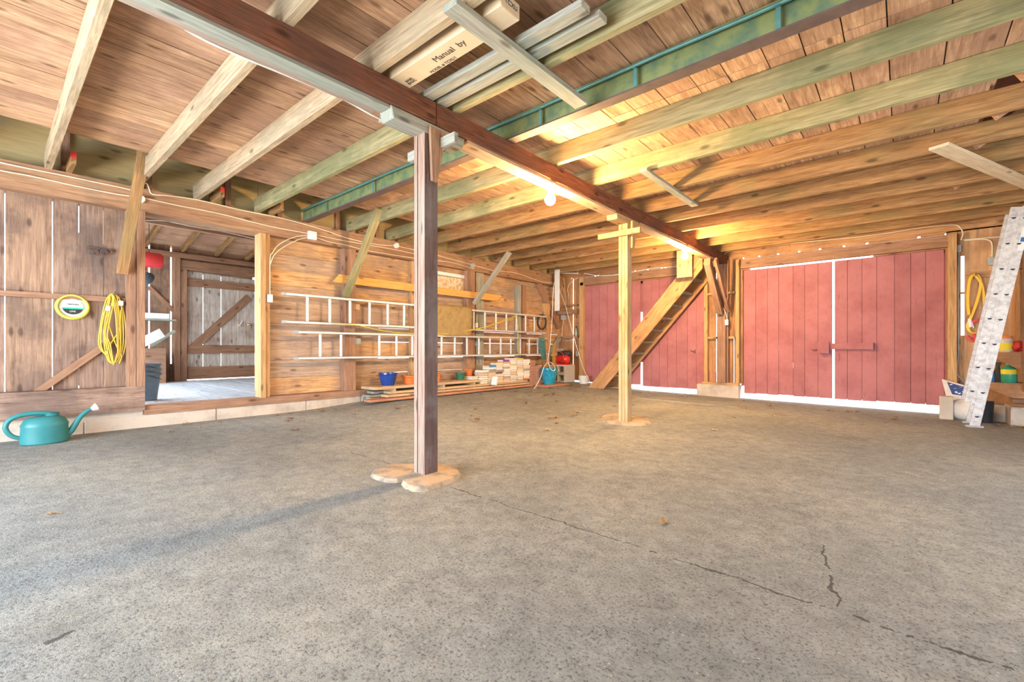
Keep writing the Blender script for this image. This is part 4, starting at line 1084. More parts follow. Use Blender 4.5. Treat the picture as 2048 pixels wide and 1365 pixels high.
m_.tube(spline(Ph, 6), 0.017, 10, r1=0.022); m_.build('can_handle', M_CAN, root)
m_ = MB(); Ps = [(cx, cy + 0.125, cz + 0.045), (cx, cy + 0.17, cz + 0.09), (cx, cy + 0.22, cz + 0.19), (cx, cy + 0.27, cz + 0.25), (cx, cy + 0.31, cz + 0.272)]
m_.tube(spline(Ps, 6), 0.030, 12, r1=0.014); m_.build('spout', M_CAN, root)
m_ = MB(); m_.lathe([(0.015, 0.0), (0.032, 0.035), (0.036, 0.04), (0.034, 0.048), (0.005, 0.05)], (cx, cy + 0.305, cz + 0.27), axis=(0, 0.9, 0.45), n=20); m_.build('sprinkler_rose', M_WHITE, root)

# ------------------------------------------------------------------ orange plank and boards on the wall
p0, p1 = at(672, 553, X=-6.02), at(1003, 594, X=-6.0)
m_ = MB(); ya, yb_ = p0.y, p1.y
m_.prism([(-6.04, ya + 0.05, 1.885), (-6.04, yb_ + 0.05, 1.885), (-6.04, yb_ - 0.12, 1.765), (-6.04, ya - 0.05, 1.765)], (0.022, 0, 0), g=(0, 1, 0))
o = m_.build('plank', W_ORANGE, bevel=0.002); tag(o, 'long orange stained plank held behind the two knee braces on the left wall', 'plank')
a, b = at(872, 533, X=-6.15), at(929, 543, X=-6.15)
wbox('batten', XL + 0.004, -6.15, a.y, b.y, 2.13, 2.19, M_WHITE, 'white painted batten under the wall plate right of the near post', 'batten', g=(0, 1, 0))
wbox('panel', XL + 0.004, XL + 0.02, at(840, 560, X=-6.19).y, at(932, 560, X=-6.19).y, 1.90, 2.12, M_ADHES, 'brown panel with flaking white patches above the orange plank', 'panel', g=(0, 1, 0))

# ------------------------------------------------------------------ ladders on the left wall
def wall_ladder(px0, px1, z0_, z1_, rungs, label, mat):
    X_ = -5.985
    ya, yb_ = at(px0, 650, X=X_).y, at(px1, 650, X=X_).y
    root = thing('ladder', (X_, (ya + yb_) / 2, z0_), label, 'ladder', 'aluminium ladders hung on the left wall')
    for z in (z0_, z1_):
        m_ = MB(); m_.box(X_ - 0.03, X_ - 0.026, ya, yb_, z - 0.016, z + 0.016, g=(0, 1, 0))
        m_.box(X_ - 0.03, X_ + 0.03, ya, yb_, z - 0.0165, z - 0.0125, g=(0, 1, 0)); m_.box(X_ - 0.03, X_ + 0.03, ya, yb_, z + 0.0125, z + 0.0165, g=(0, 1, 0)); m_.box(X_ + 0.026, X_ + 0.03, ya, yb_, z - 0.016, z + 0.016, g=(0, 1, 0))
        m_.build('side_rail', mat, root)
    for y in rungs:
        m_ = MB(); m_.box(X_ - 0.014, X_ + 0.014, y - 0.016, y + 0.016, z0_ + 0.016, z1_ - 0.016, g=(0, 0, 1)); m_.build('rung', mat, root, bevel=0.005)
    for y in (ya + 0.012, yb_ - 0.012):
        for z in (z0_, z1_):
            m_ = MB(); m_.box(X_ - 0.033, X_ + 0.033, y - 0.02, y + 0.02, z - 0.02, z + 0.02); m_.build('end_cap', M_BOXG, root)
    return root
up_r = [at(px, 650, X=-5.985).y for px in (614.6, 659.5, 700, 739, 775.2, 808, 838, 868, 896, 922, 947.3, 969.6, 991.8, 1012.7, 1032.4, 1051, 1068.6)]
lo_r = [at(px, 650, X=-5.985).y for px in (640.4, 682, 758.6, 793, 824.6, 856, 883.1, 909.5, 933.7, 957.6, 979.9, 1001.3, 1021.6, 1040.6, 1058.3, 1075.4)]
wall_ladder(566, 1090, 1.178, 1.535, up_r, 'upper aluminium ladder hung sideways on the left wall, khaki mat over it', M_ALU)
wall_ladder(590, 1094, 0.708, 1.05, lo_r, 'lower aluminium ladder hung sideways on the left wall, above the book pile', M_ALU)
for px, z, lab in ((716, 1.50, 'small yellow wood bracket holding the upper ladder left of the near post'), (1053, 1.50, 'small yellow wood bracket holding the upper ladder near the hose coil'),
                   (718, 1.0, 'small grey wood bracket holding the lower ladder left of the near post'), (957, 0.98, 'small wood bracket holding the lower ladder right of the near post')):
    y = at(px, 600, X=-6.02).y
    wbox('ladder_bracket', XL + 0.003, -6.018, y - 0.03, y + 0.03, z - 0.10, z + 0.013 - 0.03, W_STUD if z > 1.2 else W_GREY, lab, 'bracket')
# khaki mat folded over the upper ladder
ya, yb_ = at(846, 640, X=-5.95).y, at(941, 640, X=-5.95).y
m_ = MB()
ny_, nz_ = 18, 26
vs = []
th = 0.010
prof = []
for j in range(nz_ + 1):
    t = j / nz_
    if t < 0.12: prof.append((-6.035, 1.22 + t / 0.12 * 0.325))
    elif t < 0.22:
        s_ = (t - 0.12) / 0.10; prof.append((-6.035 + 0.11 * s_, 1.56 + 0.03 * math.sin(s_ * math.pi)))
    else:
        s_ = (t - 0.22) / 0.78; prof.append((-5.925 + 0.012 * math.sin(s_ * 5), 1.56 - s_ * 0.485))
for j, (x_, z_) in enumerate(prof):
    for i in range(ny_ + 1):
        u = i / ny_; y_ = ya + (yb_ - ya) * u
        zz = z_ - (0.02 * u if j > 8 else 0)
        if j >= nz_ - 2: 
            e_ = min(u, 1 - u); zz += 0.05 * max(0, 1 - e_ / 0.08) ** 2 + 0.008 * math.sin(u * 9)
        vs.append((x_ + 0.006 * math.sin(u * 11 + j * 0.3), y_, zz))
K = ny_ + 1
fs = [(j * K + i, j * K + i + 1, (j + 1) * K + i + 1, (j + 1) * K + i) for j in range(nz_) for i in range(ny_)]
m_.add(vs, fs, (0, 1, 0), 0, True)
o = m_.build('mat', M_KHAKI); so = o.modifiers.new('thickness', 'SOLIDIFY'); so.thickness = 0.010; tag(o, 'khaki cloth mat draped over the upper ladder beside the near post', 'mat')
# yellow rope
m_ = MB()
P = [at(*q_, X=-5.93) for q_ in ((664, 648), (690, 648), (720, 652), (760, 661), (800, 666), (850, 669), (900, 668), (935, 661), (965, 656), (990, 648), (1015, 638), (1033, 632))]
m_.tube(spline(P, 6), 0.006, 6)
P = [at(*q_, X=-5.925) for q_ in ((938, 663), (970, 655), (1000, 646), (1020, 640), (1034, 637), (1036, 700), (1037, 711))]
m_.tube(spline(P, 6), 0.005, 6)
o = m_.build('rope', M_YELR); tag(o, 'yellow rope strung along the upper ladder to the uprights', 'rope')
# coils
def coil(px, py, X, ry, rz_, n, r, mat, name, label, cat, hang=None, jx=0.02):
    c = at(px, py, X=X)
    m_ = MB(); pts = []
    for k in range(n * 18):
        t = k / 18 * math.tau; q = 1 + 0.10 * math.sin(k * 0.37) 
        pts.append((X + jx * math.sin(k * 0.21), c.y + ry * q * math.cos(t), c.z + rz_ * q * math.sin(t)))
    m_.tube(pts, r, 6)
    m_.tube([(X - 0.08, c.y, c.z + rz_ * .9), (X + 0.03, c.y, c.z + rz_ * .9)], 0.005)
    o = m_.build(name, mat); tag(o, label, cat); return o
coil(1083, 645, -6.02, 0.15, 0.155, 6, 0.009, M_DGREY, 'hose_coil', 'black hose coil hanging at the far end of the upper ladder', 'hose')
m_ = MB(); c = at(1085, 700, X=-5.92)
for k in range(9):
    dy_ = (k - 4) * 0.016
    m_.tube(spline([(-5.93 + .004 * k, c.y + dy_ - .03, 1.06), (-5.91, c.y + dy_ * 1.5 - 0.04, 0.92), (-5.91, c.y + dy_ * 1.3 + .02, 0.72), (-5.92, c.y + dy_ + 0.06, 0.60), (-5.93, c.y + dy_ + 0.05, 0.70), (-5.93, c.y + dy_ * 1.6 - .01, 0.9), (-5.94, c.y + dy_, 1.05)], 5), 0.009, 6)
m_.tube(spline([(-5.93, c.y - .10, 1.0), (-5.89, c.y, 0.985), (-5.93, c.y + .10, 1.0), (-5.97, c.y + .05, 1.0)], 5, closed=True), 0.012, 6, closed=True)
o = m_.build('rope_bundle', M_GROPE); tag(o, 'bundle of dark green rope hanging on the end of the lower ladder', 'rope')

# ------------------------------------------------------------------ lumber pile
ZF = 0.078
def lum(x0, x1, y0, y1, z0, z1, mat, label):
    m_ = MB(); m_.box(x0, x1, y0, y1, z0, z1, g=(0, 1, 0)); o = m_.build('lumber_board', mat, bevel=0.003); tag(o, label, 'board', 'stacked lumber along the left wall')
    return o
lum(-5.80, -5.63, 3.50, 7.18, ZF, ZF + 0.035, W_RUST, 'reddish board lowest and nearest in the lumber stack')
lum(-6.00, -5.81, 3.66, 7.05, ZF, ZF + 0.035, W_LUMB, 'tan board lowest and at the back of the lumber stack')
lum(-5.84, -5.67, 3.80, 7.10, ZF + 0.045, ZF + 0.08, W_LUMB, 'tan board in the second layer of the lumber stack, front one')
lum(-6.04, -5.86, 3.62, 7.00, ZF + 0.045, ZF + 0.08, W_GREY, 'grey board in the second layer of the lumber stack, back one')
lum(-5.86, -5.68, 3.86, 7.06, ZF + 0.09, ZF + 0.125, W_LUMB, 'tan board in the third layer of the lumber stack, front one')
lum(-6.05, -5.87, 3.70, 7.02, ZF + 0.09, ZF + 0.125, W_GREY, 'grey board in the third layer of the lumber stack, back one')
lum(-6.04, -5.68, 3.60, 5.74, ZF + 0.165, ZF + 0.205, W_LUMB, 'wide weathered plank on top of the lumber stack under the flower pots')
for k, (y, z, h) in enumerate([(y, z, h) for y in (3.95, 4.9, 5.6) for z, h in ((ZF + 0.035, 0.01), (ZF + 0.08, 0.01), (ZF + 0.125, 0.04))] + [(6.6, ZF + 0.035, .01), (6.6, ZF + .08, .01)]):
    o = wbox('spacer_stick', -6.02, -5.70, y - 0.02, y + 0.02, z, z + h, W_LUMB, 'spacer stick between lumber boards, ' + ('near the blue pot', 'middle of the stack', 'under the first books', 'under the far books')[(3.95, 4.9, 5.6, 6.6).index(y)] + (', lowest gap' if z < ZF + .04 else ', middle gap' if z < ZF + .09 else ', top gap'), 'wood strip', bevel=0)
    o['group'] = 'spacer sticks in the lumber stack'
ZT = ZF + 0.205
# pots
def pot(name, x_, y_, z_, r0, r1, h, mat, label, stalks=7, sh=0.10, cat='flower pot', rim=0.008, bulge=0.0):
    root = thing(name, (x_, y_, z_), label, cat)
    m_ = MB(); prof = [(r0, 0.0), (r0 + 0.003, 0.006)]
    for k in range(1, 7):
        t = k / 7; prof.append((r0 + (r1 - r0) * t + bulge * math.sin(t * math.pi), h * t))
    prof += [(r1, h - 0.025), (r1 + rim, h - 0.02), (r1 + rim, h), (r1 - 0.006, h), (r1 - 0.010, h - 0.03)]
    m_.lathe(prof, (x_, y_, z_), n=28); m_.build('pot_body', mat, root)
    m_ = MB(); m_.lathe([(r1 - 0.012, h - 0.04), (r1 - 0.009, h - 0.022)], (x_, y_, z_), n=20); m_.build('soil', M_SOIL, root)
    if stalks:
        m_ = MB()
        for k in range(stalks):
            t = random.uniform(0, math.tau); q = random.uniform(0, r1 * 0.6)
            p_ = Vector((x_ + q * math.cos(t), y_ + q * math.sin(t), z_ + h - 0.03)); L = sh * random.uniform(0.5, 1.1)
            d_ = Vector((math.cos(t) * 0.5 + random.uniform(-.4, .4), math.sin(t) * 0.5 + random.uniform(-.4, .4), 1))
            m_.tube(spline([p_, p_ + d_ * L * 0.5, p_ + d_ * L + Vector((random.uniform(-.04, .04), random.uniform(-.04, .04), -0.02))], 3), 0.0035, 5, r1=0.0015)
        m_.build('dry_stalks', M_DRY, root)
    return root
pot('flower_pot', -5.87, at(776, 760, X=-5.87).y, ZT, 0.085, 0.135, 0.19, M_BLUEP, 'round cobalt blue glazed pot on the near end of the lumber stack', 9, 0.10, bulge=0.012)
pot('flower_pot', -5.87, at(819, 760, X=-5.87).y, ZT, 0.09, 0.115, 0.13, M_TERRA, 'wide orange pot just left of the near post, on the lumber stack', 14, 0.2)
pot('flower_pot', -5.87, at(874, 756, X=-5.87).y, ZT, 0.05, 0.065, 0.13, M_TERRA, 'small orange pot just right of the near post, on the lumber stack', 8, 0.12)
pot('flower_pot', -5.90, at(921, 752, X=-5.90).y, ZT, 0.06, 0.085, 0.13, M_GPOT, 'dark green plastic pot on the lumber stack beside the books', 10, 0.12)
# small books and pot on them
cols = ['cream', 'white', 'brown', 'tan', 'grey', 'red', 'blue']
bookc = {'cream': (0.78, 0.70, 0.55), 'white': (0.85, 0.83, 0.78), 'brown': (0.30, 0.15, 0.08), 'tan': (0.62, 0.45, 0.27), 'grey': (0.33, 0.32, 0.33),
         'red': (0.50, 0.09, 0.06), 'blue': (0.06, 0.28, 0.52), 'purple': (0.26, 0.08, 0.42), 'yellow': (0.85, 0.60, 0.10), 'dark': (0.07, 0.06, 0.08), 'orange': (0.75, 0.28, 0.08)}
bmat = {k: plain(k + ' book cover', v, 0.6, vary=0.08) for k, v in bookc.items()}
M_PAGE = [plain('book pages %s' % k, c, 0.9, vary=0.06, scale=60) for k, c in (('cream', (0.86, 0.76, 0.58)), ('white', (0.90, 0.86, 0.78)), ('tanned', (0.78, 0.60, 0.40)))]
ordw = ['first', 'second', 'third', 'fourth', 'fifth', 'sixth', 'seventh', 'eighth', 'ninth', 'tenth', 'eleventh', 'twelfth', 'thirteenth', 'fourteenth', 'fifteenth']
def book(x_, y_, z_, w, d, t, colr, label, rot=0.0, spine=False, tilt=0.0):
    """lying flat; w along Y, d along X, pages towards the room unless spine"""
    me = MB()
    s_ = 0.003
    root = MB()
    if spine:
        root.box(-d / 2, d / 2, -w / 2, w / 2, 0, s_); root.box(-d / 2, d / 2, -w / 2, w / 2, t - s_, t); root.box(d / 2 - s_, d / 2, -w / 2, w / 2, s_, t - s_)
        me.box(-d / 2 + 0.003, d / 2 - s_ - .0005, -w / 2 + 0.004, w / 2 - 0.004, s_ + .0002, t - s_ - .0002)
    else:
        root.box(-d / 2, d / 2, -w / 2, w / 2, 0, s_); root.box(-d / 2, d / 2, -w / 2, w / 2, t - s_, t); root.box(-d / 2, -d / 2 + s_, -w / 2, w / 2, s_, t - s_)
        me.box(-d / 2 + s_ + .0005, d / 2 - 0.003, -w / 2 + 0.004, w / 2 - 0.004, s_ + .0002, t - s_ - .0002)
    o = root.build('book', bmat[colr], origin=(0, 0, 0)); o.location = (x_, y_, z_); o.rotation_euler = (tilt, 0, rot)
    p_ = me.build('pages', random.choice(M_PAGE), origin=(0, 0, 0)); p_.parent = o
    tag(o, label, 'book', 'books in the pile on the lumber stack')
    return o
# columns along the wall
colY = [5.86, 6.06, 6.26, 6.46, 6.66, 6.86, 7.06]
topz = [0.42, 0.51, 0.565, 0.60, 0.625, 0.635, 0.60]
colw = ['first', 'second', 'third', 'fourth', 'fifth', 'sixth', 'seventh', 'eighth', 'ninth']
special = {(2, 6): 'blue', (4, 12): 'purple', (6, 13): 'yellow', (1, 1): 'red', (0, 0): 'dark'}
for ci, y in enumerate(colY):
    z = ZF + 0.125
    li = 0
    while z < topz[ci] and li < 15:
        t = random.uniform(0.026, 0.042)
        pool = ['cream', 'white', 'cream', 'white', 'tan', 'brown', 'red', 'grey', 'dark'] if ci > 1 else ['red', 'dark', 'brown', 'grey', 'tan', 'white', 'cream']
        c_ = random.choice(pool)
        if li >= 0 and z + t >= topz[ci]:
            c_ = {3: 'purple', 5: 'yellow', 2: 'orange', 1: 'blue'}.get(ci, c_)
        lab = '%s covered book, %s layer up, %s column from the left of the pile' % (c_, ordw[li], colw[ci])
        off = 0.0
        book(-5.79 + random.uniform(-0.012, 0.012), y + random.uniform(-0.006, 0.006) , z, random.uniform(0.175, 0.2), random.uniform(0.14, 0.2), t - 0.0008, c_, lab, random.uniform(-0.025, 0.025), spine=(random.random() < 0.22))
        z += t; li += 1
book(-5.60, 6.02, ZF + 0.165, 0.15, 0.11, 0.03, 'white', 'white book slipped down and standing tilted against the front of the pile', 0.5, True, 0.0).rotation_euler = (R(70), 0, 0.2)
m_ = None
pot('flower_pot', -5.94, 5.67, ZT + 0.064, 0.065, 0.085, 0.12, M_TERRA, 'orange pot standing on two flat books left of the book pile', 8, 0.16)
for k in range(2):
    book(-5.88, 5.67, ZT + 0.032 * k, 0.16, 0.24, 0.0315, ('tan', 'brown')[k], ('tan', 'brown')[k] + ' book under the orange pot, ' + ('lower', 'upper') [k] + ' of the two', 0.1)
# bricks: rows beside the books
def brick(x_, y_, z_, label, rot=0):
    m_ = MB(); m_.box(-0.045, 0.045, -0.0975, 0.0975, 0, 0.056); o = m_.build('brick', M_BRICK, origin=(0, 0, 0), bevel=0.003)
    o.location = (x_, y_, z_); o.rotation_euler = (0, 0, rot); tag(o, label, 'brick', 'old bricks beside the book pile'); return o
zb0 = 0.075
for r_ in range(9):
    for c_ in range(2 if r_ < 7 else 1):
        for d_ in range(2):
            side = 'front' if d_ == 0 else 'back'
            brick(-5.77 - d_ * 0.11, 7.27 + c_ * 0.205 + (r_ % 2) * 0.008, zb0 + r_ * 0.0575,
                  'old reddish brick beside the books, %s course up, %s %s one' % (ordw[r_], side, 'left' if c_ == 0 else 'right'))
# turquoise pot
tx, ty = -5.62, at(1091, 745, X=-5.62).y
tz = fz(tx, ty)
tx += 0.06; ty += 0.04
pot('large_pot', tx, ty, tz + 0.035, 0.11, 0.172, 0.33, M_TURQ, 'large turquoise glazed pot between the bricks and the cinder blocks', 0, bulge=0.01)
wbox('plank', tx - .2, tx + .2, ty - 0.35, ty + 0.45, tz + 0.0, tz + 0.034, W_RUST, 'short reddish plank lying under the turquoise pot', 'plank', g=(0, 1, 0))
# cinder blocks
zc = 0.095
def cinder(x0, x1, y0, y1, z0, label):
    m_ = MB(); z1 = z0 + 0.19; t = 0.032
    m_.box(x0, x1, y0, y1, z0, z0 + t); m_.box(x0, x1, y0, y1, z1 - t, z1)
    xm = (x0 + x1) / 2
    for a_, b_ in ((x0, x0 + t), (xm - t / 2, xm + t / 2), (x1 - t, x1)): m_.box(a_, b_, y0, y1, z0 + t, z1 - t)
    o = m_.build('cinder_block', M_BLOCK); tag(o, label, 'cinder block', 'cinder blocks in the corner'); return o
for k in range(2):
    cinder(-5.95, -5.56, 8.20, 8.39, zc + k * 0.191, ('lower', 'upper')[k] + ' front cinder block under the red compressor')
    cinder(-5.95, -5.56, 8.395, 8.585, zc + k * 0.191, ('lower', 'upper')[k] + ' back cinder block under the red compressor')
# compressor
zc2 = zc + 0.382; X0, Y0 = -5.72, 8.36
root = thing('air_compressor', (X0, Y0, zc2), 'red air compressor with a black motor on the cinder blocks', 'air compressor')
m_ = MB()
prof = [(0.02, -0.24), (0.06, -0.23), (0.088, -0.20), (0.095, -0.17), (0.095, 0.13), (0.088, 0.16), (0.06, 0.19), (0.02, 0.20)]
m_.lathe(prof, (X0, Y0 - 0.03, zc2 + 0.12), axis=(1, -0.25, 0), n=24); m_.build('tank', M_REDM, root)
m_ = MB(); m_.box(X0 - .2, X0 + .17, Y0 - .12, Y0 - .06, zc2, zc2 + .025); m_.box(X0 - .2, X0 + .17, Y0 + .05, Y0 + .11, zc2, zc2 + .025); m_.box(X0 - .15, X0 - .1, Y0 - .12, Y0 + .11, zc2 + .02, zc2 + .04); m_.build('skid_feet', M_REDM, root)
m_ = MB(); m_.lathe([(0.05, 0), (0.075, .02), (0.075, .14), (0.05, .17)], (X0 - 0.02, Y0 + .06, zc2 + .24), axis=(1, .2, 0), n=18); m_.box(X0 - .12, X0 - .02, Y0 - .04, Y0 + .08, zc2 + .2, zc2 + .30); m_.build('motor', M_BLACK, root)
m_ = MB()
for k in range(5): m_.box(X0 - .13, X0 - .01, Y0 - .05, Y0 + .03, zc2 + .305 + k * .012, zc2 + .311 + k * .012)
m_.build('cooling_fins', M_BOXG, root)
m_ = MB(); m_.tube(spline([(X0 - .18, Y0 - .1, zc2 + .2), (X0 - .1, Y0 - .13, zc2 + .29), (X0 + .05, Y0 - .12, zc2 + .27), (X0 + .1, Y0 - .13, zc2 + .15), (X0 + .06, Y0 - .14, zc2 + .04)], 6), 0.008); m_.build('red_hose', M_REDP, root)
# coiled yellow hose
m_ = MB(); c = at(1108, 725, X=-5.60)
pts = [(-5.60 + 0.035 * math.cos(k * 0.7), c.y + 0.055 * math.sin(k * 0.7), 0.30 + k * 0.0033) for k in range(190)]
m_.tube(pts, 0.006, 5); o = m_.build('coiled_hose', plain('amber hose', (0.62, 0.36, 0.08), 0.5)); tag(o, 'amber spring coil air hose hanging in front of the compressor', 'hose')
# cords in the corner
m_ = MB()
P = [at(*q_, X=-5.55) for q_ in ((1112, 562), (1107, 575), (1104, 640), (1100, 690), (1096, 722))] + [at(*q_, X=-5.31) for q_ in ((1103, 726), (1110, 735), (1108, 742), (1101, 738), (1096, 726), (1088, 735), (1080, 758), (1068, 769))]
P[-1].z = fz(P[-1].x, P[-1].y) + .01
m_.tube(spline(P, 6), 0.007, 6); o = m_.build('cord', M_WIREW); tag(o, 'cream cord hanging from the ceiling past the turquoise pot to the floor', 'cord')
m_ = MB(); P = [at(*q_, Y=8.75) for q_ in ((1119, 580), (1130, 610), (1145, 665), (1158, 710), (1170, 745), (1176, 754))] + [Vector((-5.05, 8.5, 0.03)), Vector((-4.6, 8.5, 0.02)), Vector((-4.1, 8.6, 0.02))]
m_.tube(spline(P, 6), 0.007, 6); o = m_.build('cord', M_WIREW); tag(o, 'cream cord slanting down the corner to the stair foot', 'cord')
cable([(1121, 568), (1127, 580), (1130, 600), (1132, 618)], Y=YB - 0.08, r=0.006, label='cream cable beside the white hanging board in the corner')
cable([(1127, 556), (1131, 590), (1134, 620)], Y=YB - 0.05, r=0.006, label='cream cable running down from the corner ceiling')
cable([(1156, 556), (1140, 567), (1135, 580), (1138, 592)], Y=YB - 0.02, r=0.006, mat=M_WIREW, label='white cable curving to the small grey outlet in the corner')
cable([(1127, 640), (1124, 665), (1125, 678), (1134, 682), (1146, 680), (1158, 677)], Y=YB - 0.03, r=0.006, label='cream cable looping below the grey box in the corner')
jbox(1126, 635, None, 0.12, 0.12, 'grey metal electrical box in the back left corner', M_BOXG, Y=YB - 0.06)
jbox(1137, 594, None, 0.05, 0.08, 'small grey outlet high in the back left corner', M_BOXG, Y=YB - 0.03, d=.03, name='outlet_box')
jbox(1153, 708, None, 0.05, 0.12, 'small green grey box low on the corner stud', M_BOXG, Y=YB - 0.13, d=.04, name='outlet_box')
# bottle on the cross block
p = at(1152, 665, Y=YB - 0.06); root = thing('bottle', (p.x - .01, YB - 0.06, at(1140, 675, Y=YB).z + 0.0255), 'small pale bottle on the cross block beside the corner stud', 'bottle')
zz = at(1140, 675, Y=YB).z + 0.0255
m_ = MB(); m_.lathe([(0.03, 0), (0.032, .01), (0.032, .14), (0.012, .18), (0.012, .2)], (p.x - .01, YB - 0.045, zz), n=16); m_.build('bottle_body', M_GLASS, root)
m_ = MB(); m_.lathe([(0.015, .2), (0.015, .225)], (p.x - .01, YB - 0.045, zz), n=12); m_.build('cap', M_BLACK, root)
# white hanging board
a, b = at(1112, 545, Y=8.42), at(1121, 622, Y=8.42)
wbox('hanging_board', a.x, b.x, 8.365, 8.392, b.z, ZJ + 0.08, M_WHITE, 'white painted board hanging from the last joist in the back left corner', 'board', g=(0, 0, 1))
m_ = MB(); m_.tube([at(1090, 546, Y=8.5), at(1157, 547, Y=8.5)], 0.012); 
for q_ in (at(1092, 546, Y=8.5), at(1155, 547, Y=8.5)): m_.tube([q_, (q_.x, q_.y, ZC)], 0.004)
o = m_.build('pipe', M_ALU); tag(o, 'thin metal pipe hung across the corner behind the white hanging board', 'pipe')
# white tub shape standing in for the bright sun spot at the stair foot
p = onfloor(1166, 776)
m_ = MB(); m_.lathe([(0.09, 0), (0.11, .16), (0.115, .17), (0.105, .17), (0.088, .01)], (-5.35, 8.62, fz(-5.35, 8.62)), n=24); o = m_.build('sun_spot_tub', M_WHITE); tag(o, 'white stand-in for the sun spot on the floor left of the stair foot', 'sun spot')

# ------------------------------------------------------------------ stairs
root = thing('staircase', (-4.0, 8.3, fz(-4.6, 8.2)), 'open wooden stair rising to the right in front of the far red doors', 'stair')
ya, yb_ = 8.08, 8.74
def sx(px, py, y): q = at(px, py, Y=y); return q
s0, s1 = Vector((-4.70, 0, 0.06)), Vector((-2.62, 0, 2.44))
A0 = at(1190, 764, Y=ya + .02); 
dirv = (s1 - s0).normalized(); nrm = Vector((-dirv.z, 0, dirv.x)); hw = 0.135
for y in (ya, yb_):
    m_ = MB()
    zf = fz(-4.7, y)
    P = [s0 + nrm * hw, s1 + nrm * hw, s1 - nrm * hw, s0 - nrm * hw]
    def hitz(p_, z): t = (z - p_.z) / dirv.z; return p_ + dirv * t
    xc = BX - 0.13
    def hitx(p_, x): t = (x - p_.x) / dirv.x; return p_ + dirv * t
    P = [hitz(s0 + nrm * hw, zf + .002), hitz(s0 + nrm * hw, ZJ - .005), Vector((xc, 0, ZJ - .005)), hitx(s0 - nrm * hw, xc), hitz(s0 - nrm * hw, zf + .002)]
    m_.prism([(q.x, y, q.z) for q in P], (0, 0.038, 0), g=dirv); m_.build('stringer', W_STAIR, root, bevel=0.003)
for k in range(10):
    t = (k + 1) * 0.225
    q = s0 + Vector(((t) * dirv.x / dirv.z, 0, t))
    if q.z > 2.4: break
    m_ = MB(); m_.box(q.x - 0.115, q.x + 0.115, ya + 0.0385, yb_ - .0005, q.z - 0.018, q.z + 0.018, g=(0, 1, 0)); m_.build('tread', W_GREY, root)
wbox('plywood_sheet', -2.98, -2.72, 7.827, 7.85, 2.06, ZJ + 0.0, W_PLY, 'plywood panel at the head of the stair beside the second bulb', 'panel')

# middle wall wiring
jbox(1453, 645, None, 0.06, 0.10, 'white outlet box on the thick middle wall post', M_WHITE, Y=YB - 0.165, d=.024, name='outlet_box')
cable([(1440, 600), (1446, 615), (1452, 628), (1454, 641)], Y=YB - 0.17, r=0.006, mat=M_WIREW, label='white cable pair dropping to the outlet on the middle post')
cable([(1433, 537), (1446, 533), (1449, 512), (1452, 506), (1470, 500), (1520, 494), (1600, 485), (1700, 476), (1780, 466), (1850, 455), (1905, 450), (1920, 455), (1926, 468), (1922, 480)], Y=YB - 0.10, r=0.008, mat=M_WIRE, label='cream cable stapled above the large red doors')
cable([(1922, 480), (1950, 478), (2000, 474), (2060, 470)], Y=YB - 0.03, r=0.008, label='cream cable running right from the doorpost behind the ladder')
cable([(1928, 482), (1960, 479), (1978, 481), (1984, 490), (1984, 517)], Y=YB - 0.02, r=0.008, label='cream cable bending down to the grey switch right of the doors')
cable([(1168, 547), (1200, 552), (1240, 549), (1300, 538), (1345, 534), (1400, 532)], Y=YB - 0.10, r=0.008, mat=M_WIREW, label='white cable sagging above the far red doors')
cable([(1919, 492), (1916, 560), (1917, 700), (1914, 745), (1925, 760), (1935, 775)], Y=YB - 0.02, r=0.008, mat=M_BOXG, label='grey cable running down beside the right doorpost')
jbox(1987, 522, None, 0.11, 0.11, 'grey switch box on the plywood right of the doors', M_BOXG, Y=YB - 0.05)
jbox(1918, 497, None, 0.05, 0.10, 'small grey box at the head of the right doorpost', M_BOXG, Y=YB - 0.03, d=.028)
m_ = MB(); p = at(1203, 534, Y=YB - .1); m_.box(p.x - .04, p.x + .04, YB - .13, YB - .09, p.z - .06, p.z + .06); o = m_.build('electric_socket', M_WHITE); 
o.location.y = 8.445; tag(o, 'small white socket on the last joist above the far red doors', 'electrical box')

# jumper cables on the right panel
p = at(1950, 560, Y=YB - 0.03)
root = thing('jumper_cables', (p.x, YB - 0.03, at(1950, 690, Y=YB).z), 'looped yellow jumper cables with red clamps hanging right of the doors', 'jumper cables')
m_ = MB()
for k in range(3):
    P = [at(x_ + k * 1.6, y_, Y=YB - 0.035 - 0.012 * k) for x_, y_ in ((1936, 630), (1934, 600), (1937, 565), (1944, 551), (1955, 552), (1960, 570), (1952, 605), (1940, 636), (1934, 652), (1940, 665), (1958, 667))]
    m_.tube(spline(P, 6), 0.009, 7)
    P = [at(x_ + k * 1.6, y_, Y=YB - 0.04 - 0.012 * k) for x_, y_ in ((1948, 551), (1962, 570), (1968, 610), (1970, 640), (1962, 665))]
    m_.tube(spline(P, 6), 0.009, 7)
m_.build('cable_loops', M_YEL, root)
for k, (xa_, ya_, xb_, yb2) in enumerate(((1938, 638, 1941, 655), (1944, 645, 1955, 638), (1932, 672, 1945, 684), (1946, 668, 1950, 682))):
    m_ = MB(); a, b = at(xa_, ya_, Y=YB - .06), at(xb_, yb2, Y=YB - .06); m_.bar(a, b, 0.025, 0.035, (0, 1, 0)); m_.bar(a + Vector((.015, 0, -.01)), b + Vector((.03, 0, -.01)), 0.012, 0.02, (0, 1, 0)); m_.build('clamp', M_WHITE if k == 0 else M_REDP, root)
q = at(1950, 549, Y=YB); m_ = MB(); m_.tube([(q.x, YB, q.z - .02), (q.x, YB - .10, q.z - .02), (q.x, YB - .10, q.z + .01)], 0.006); m_.build('hook', M_STEELD, root)

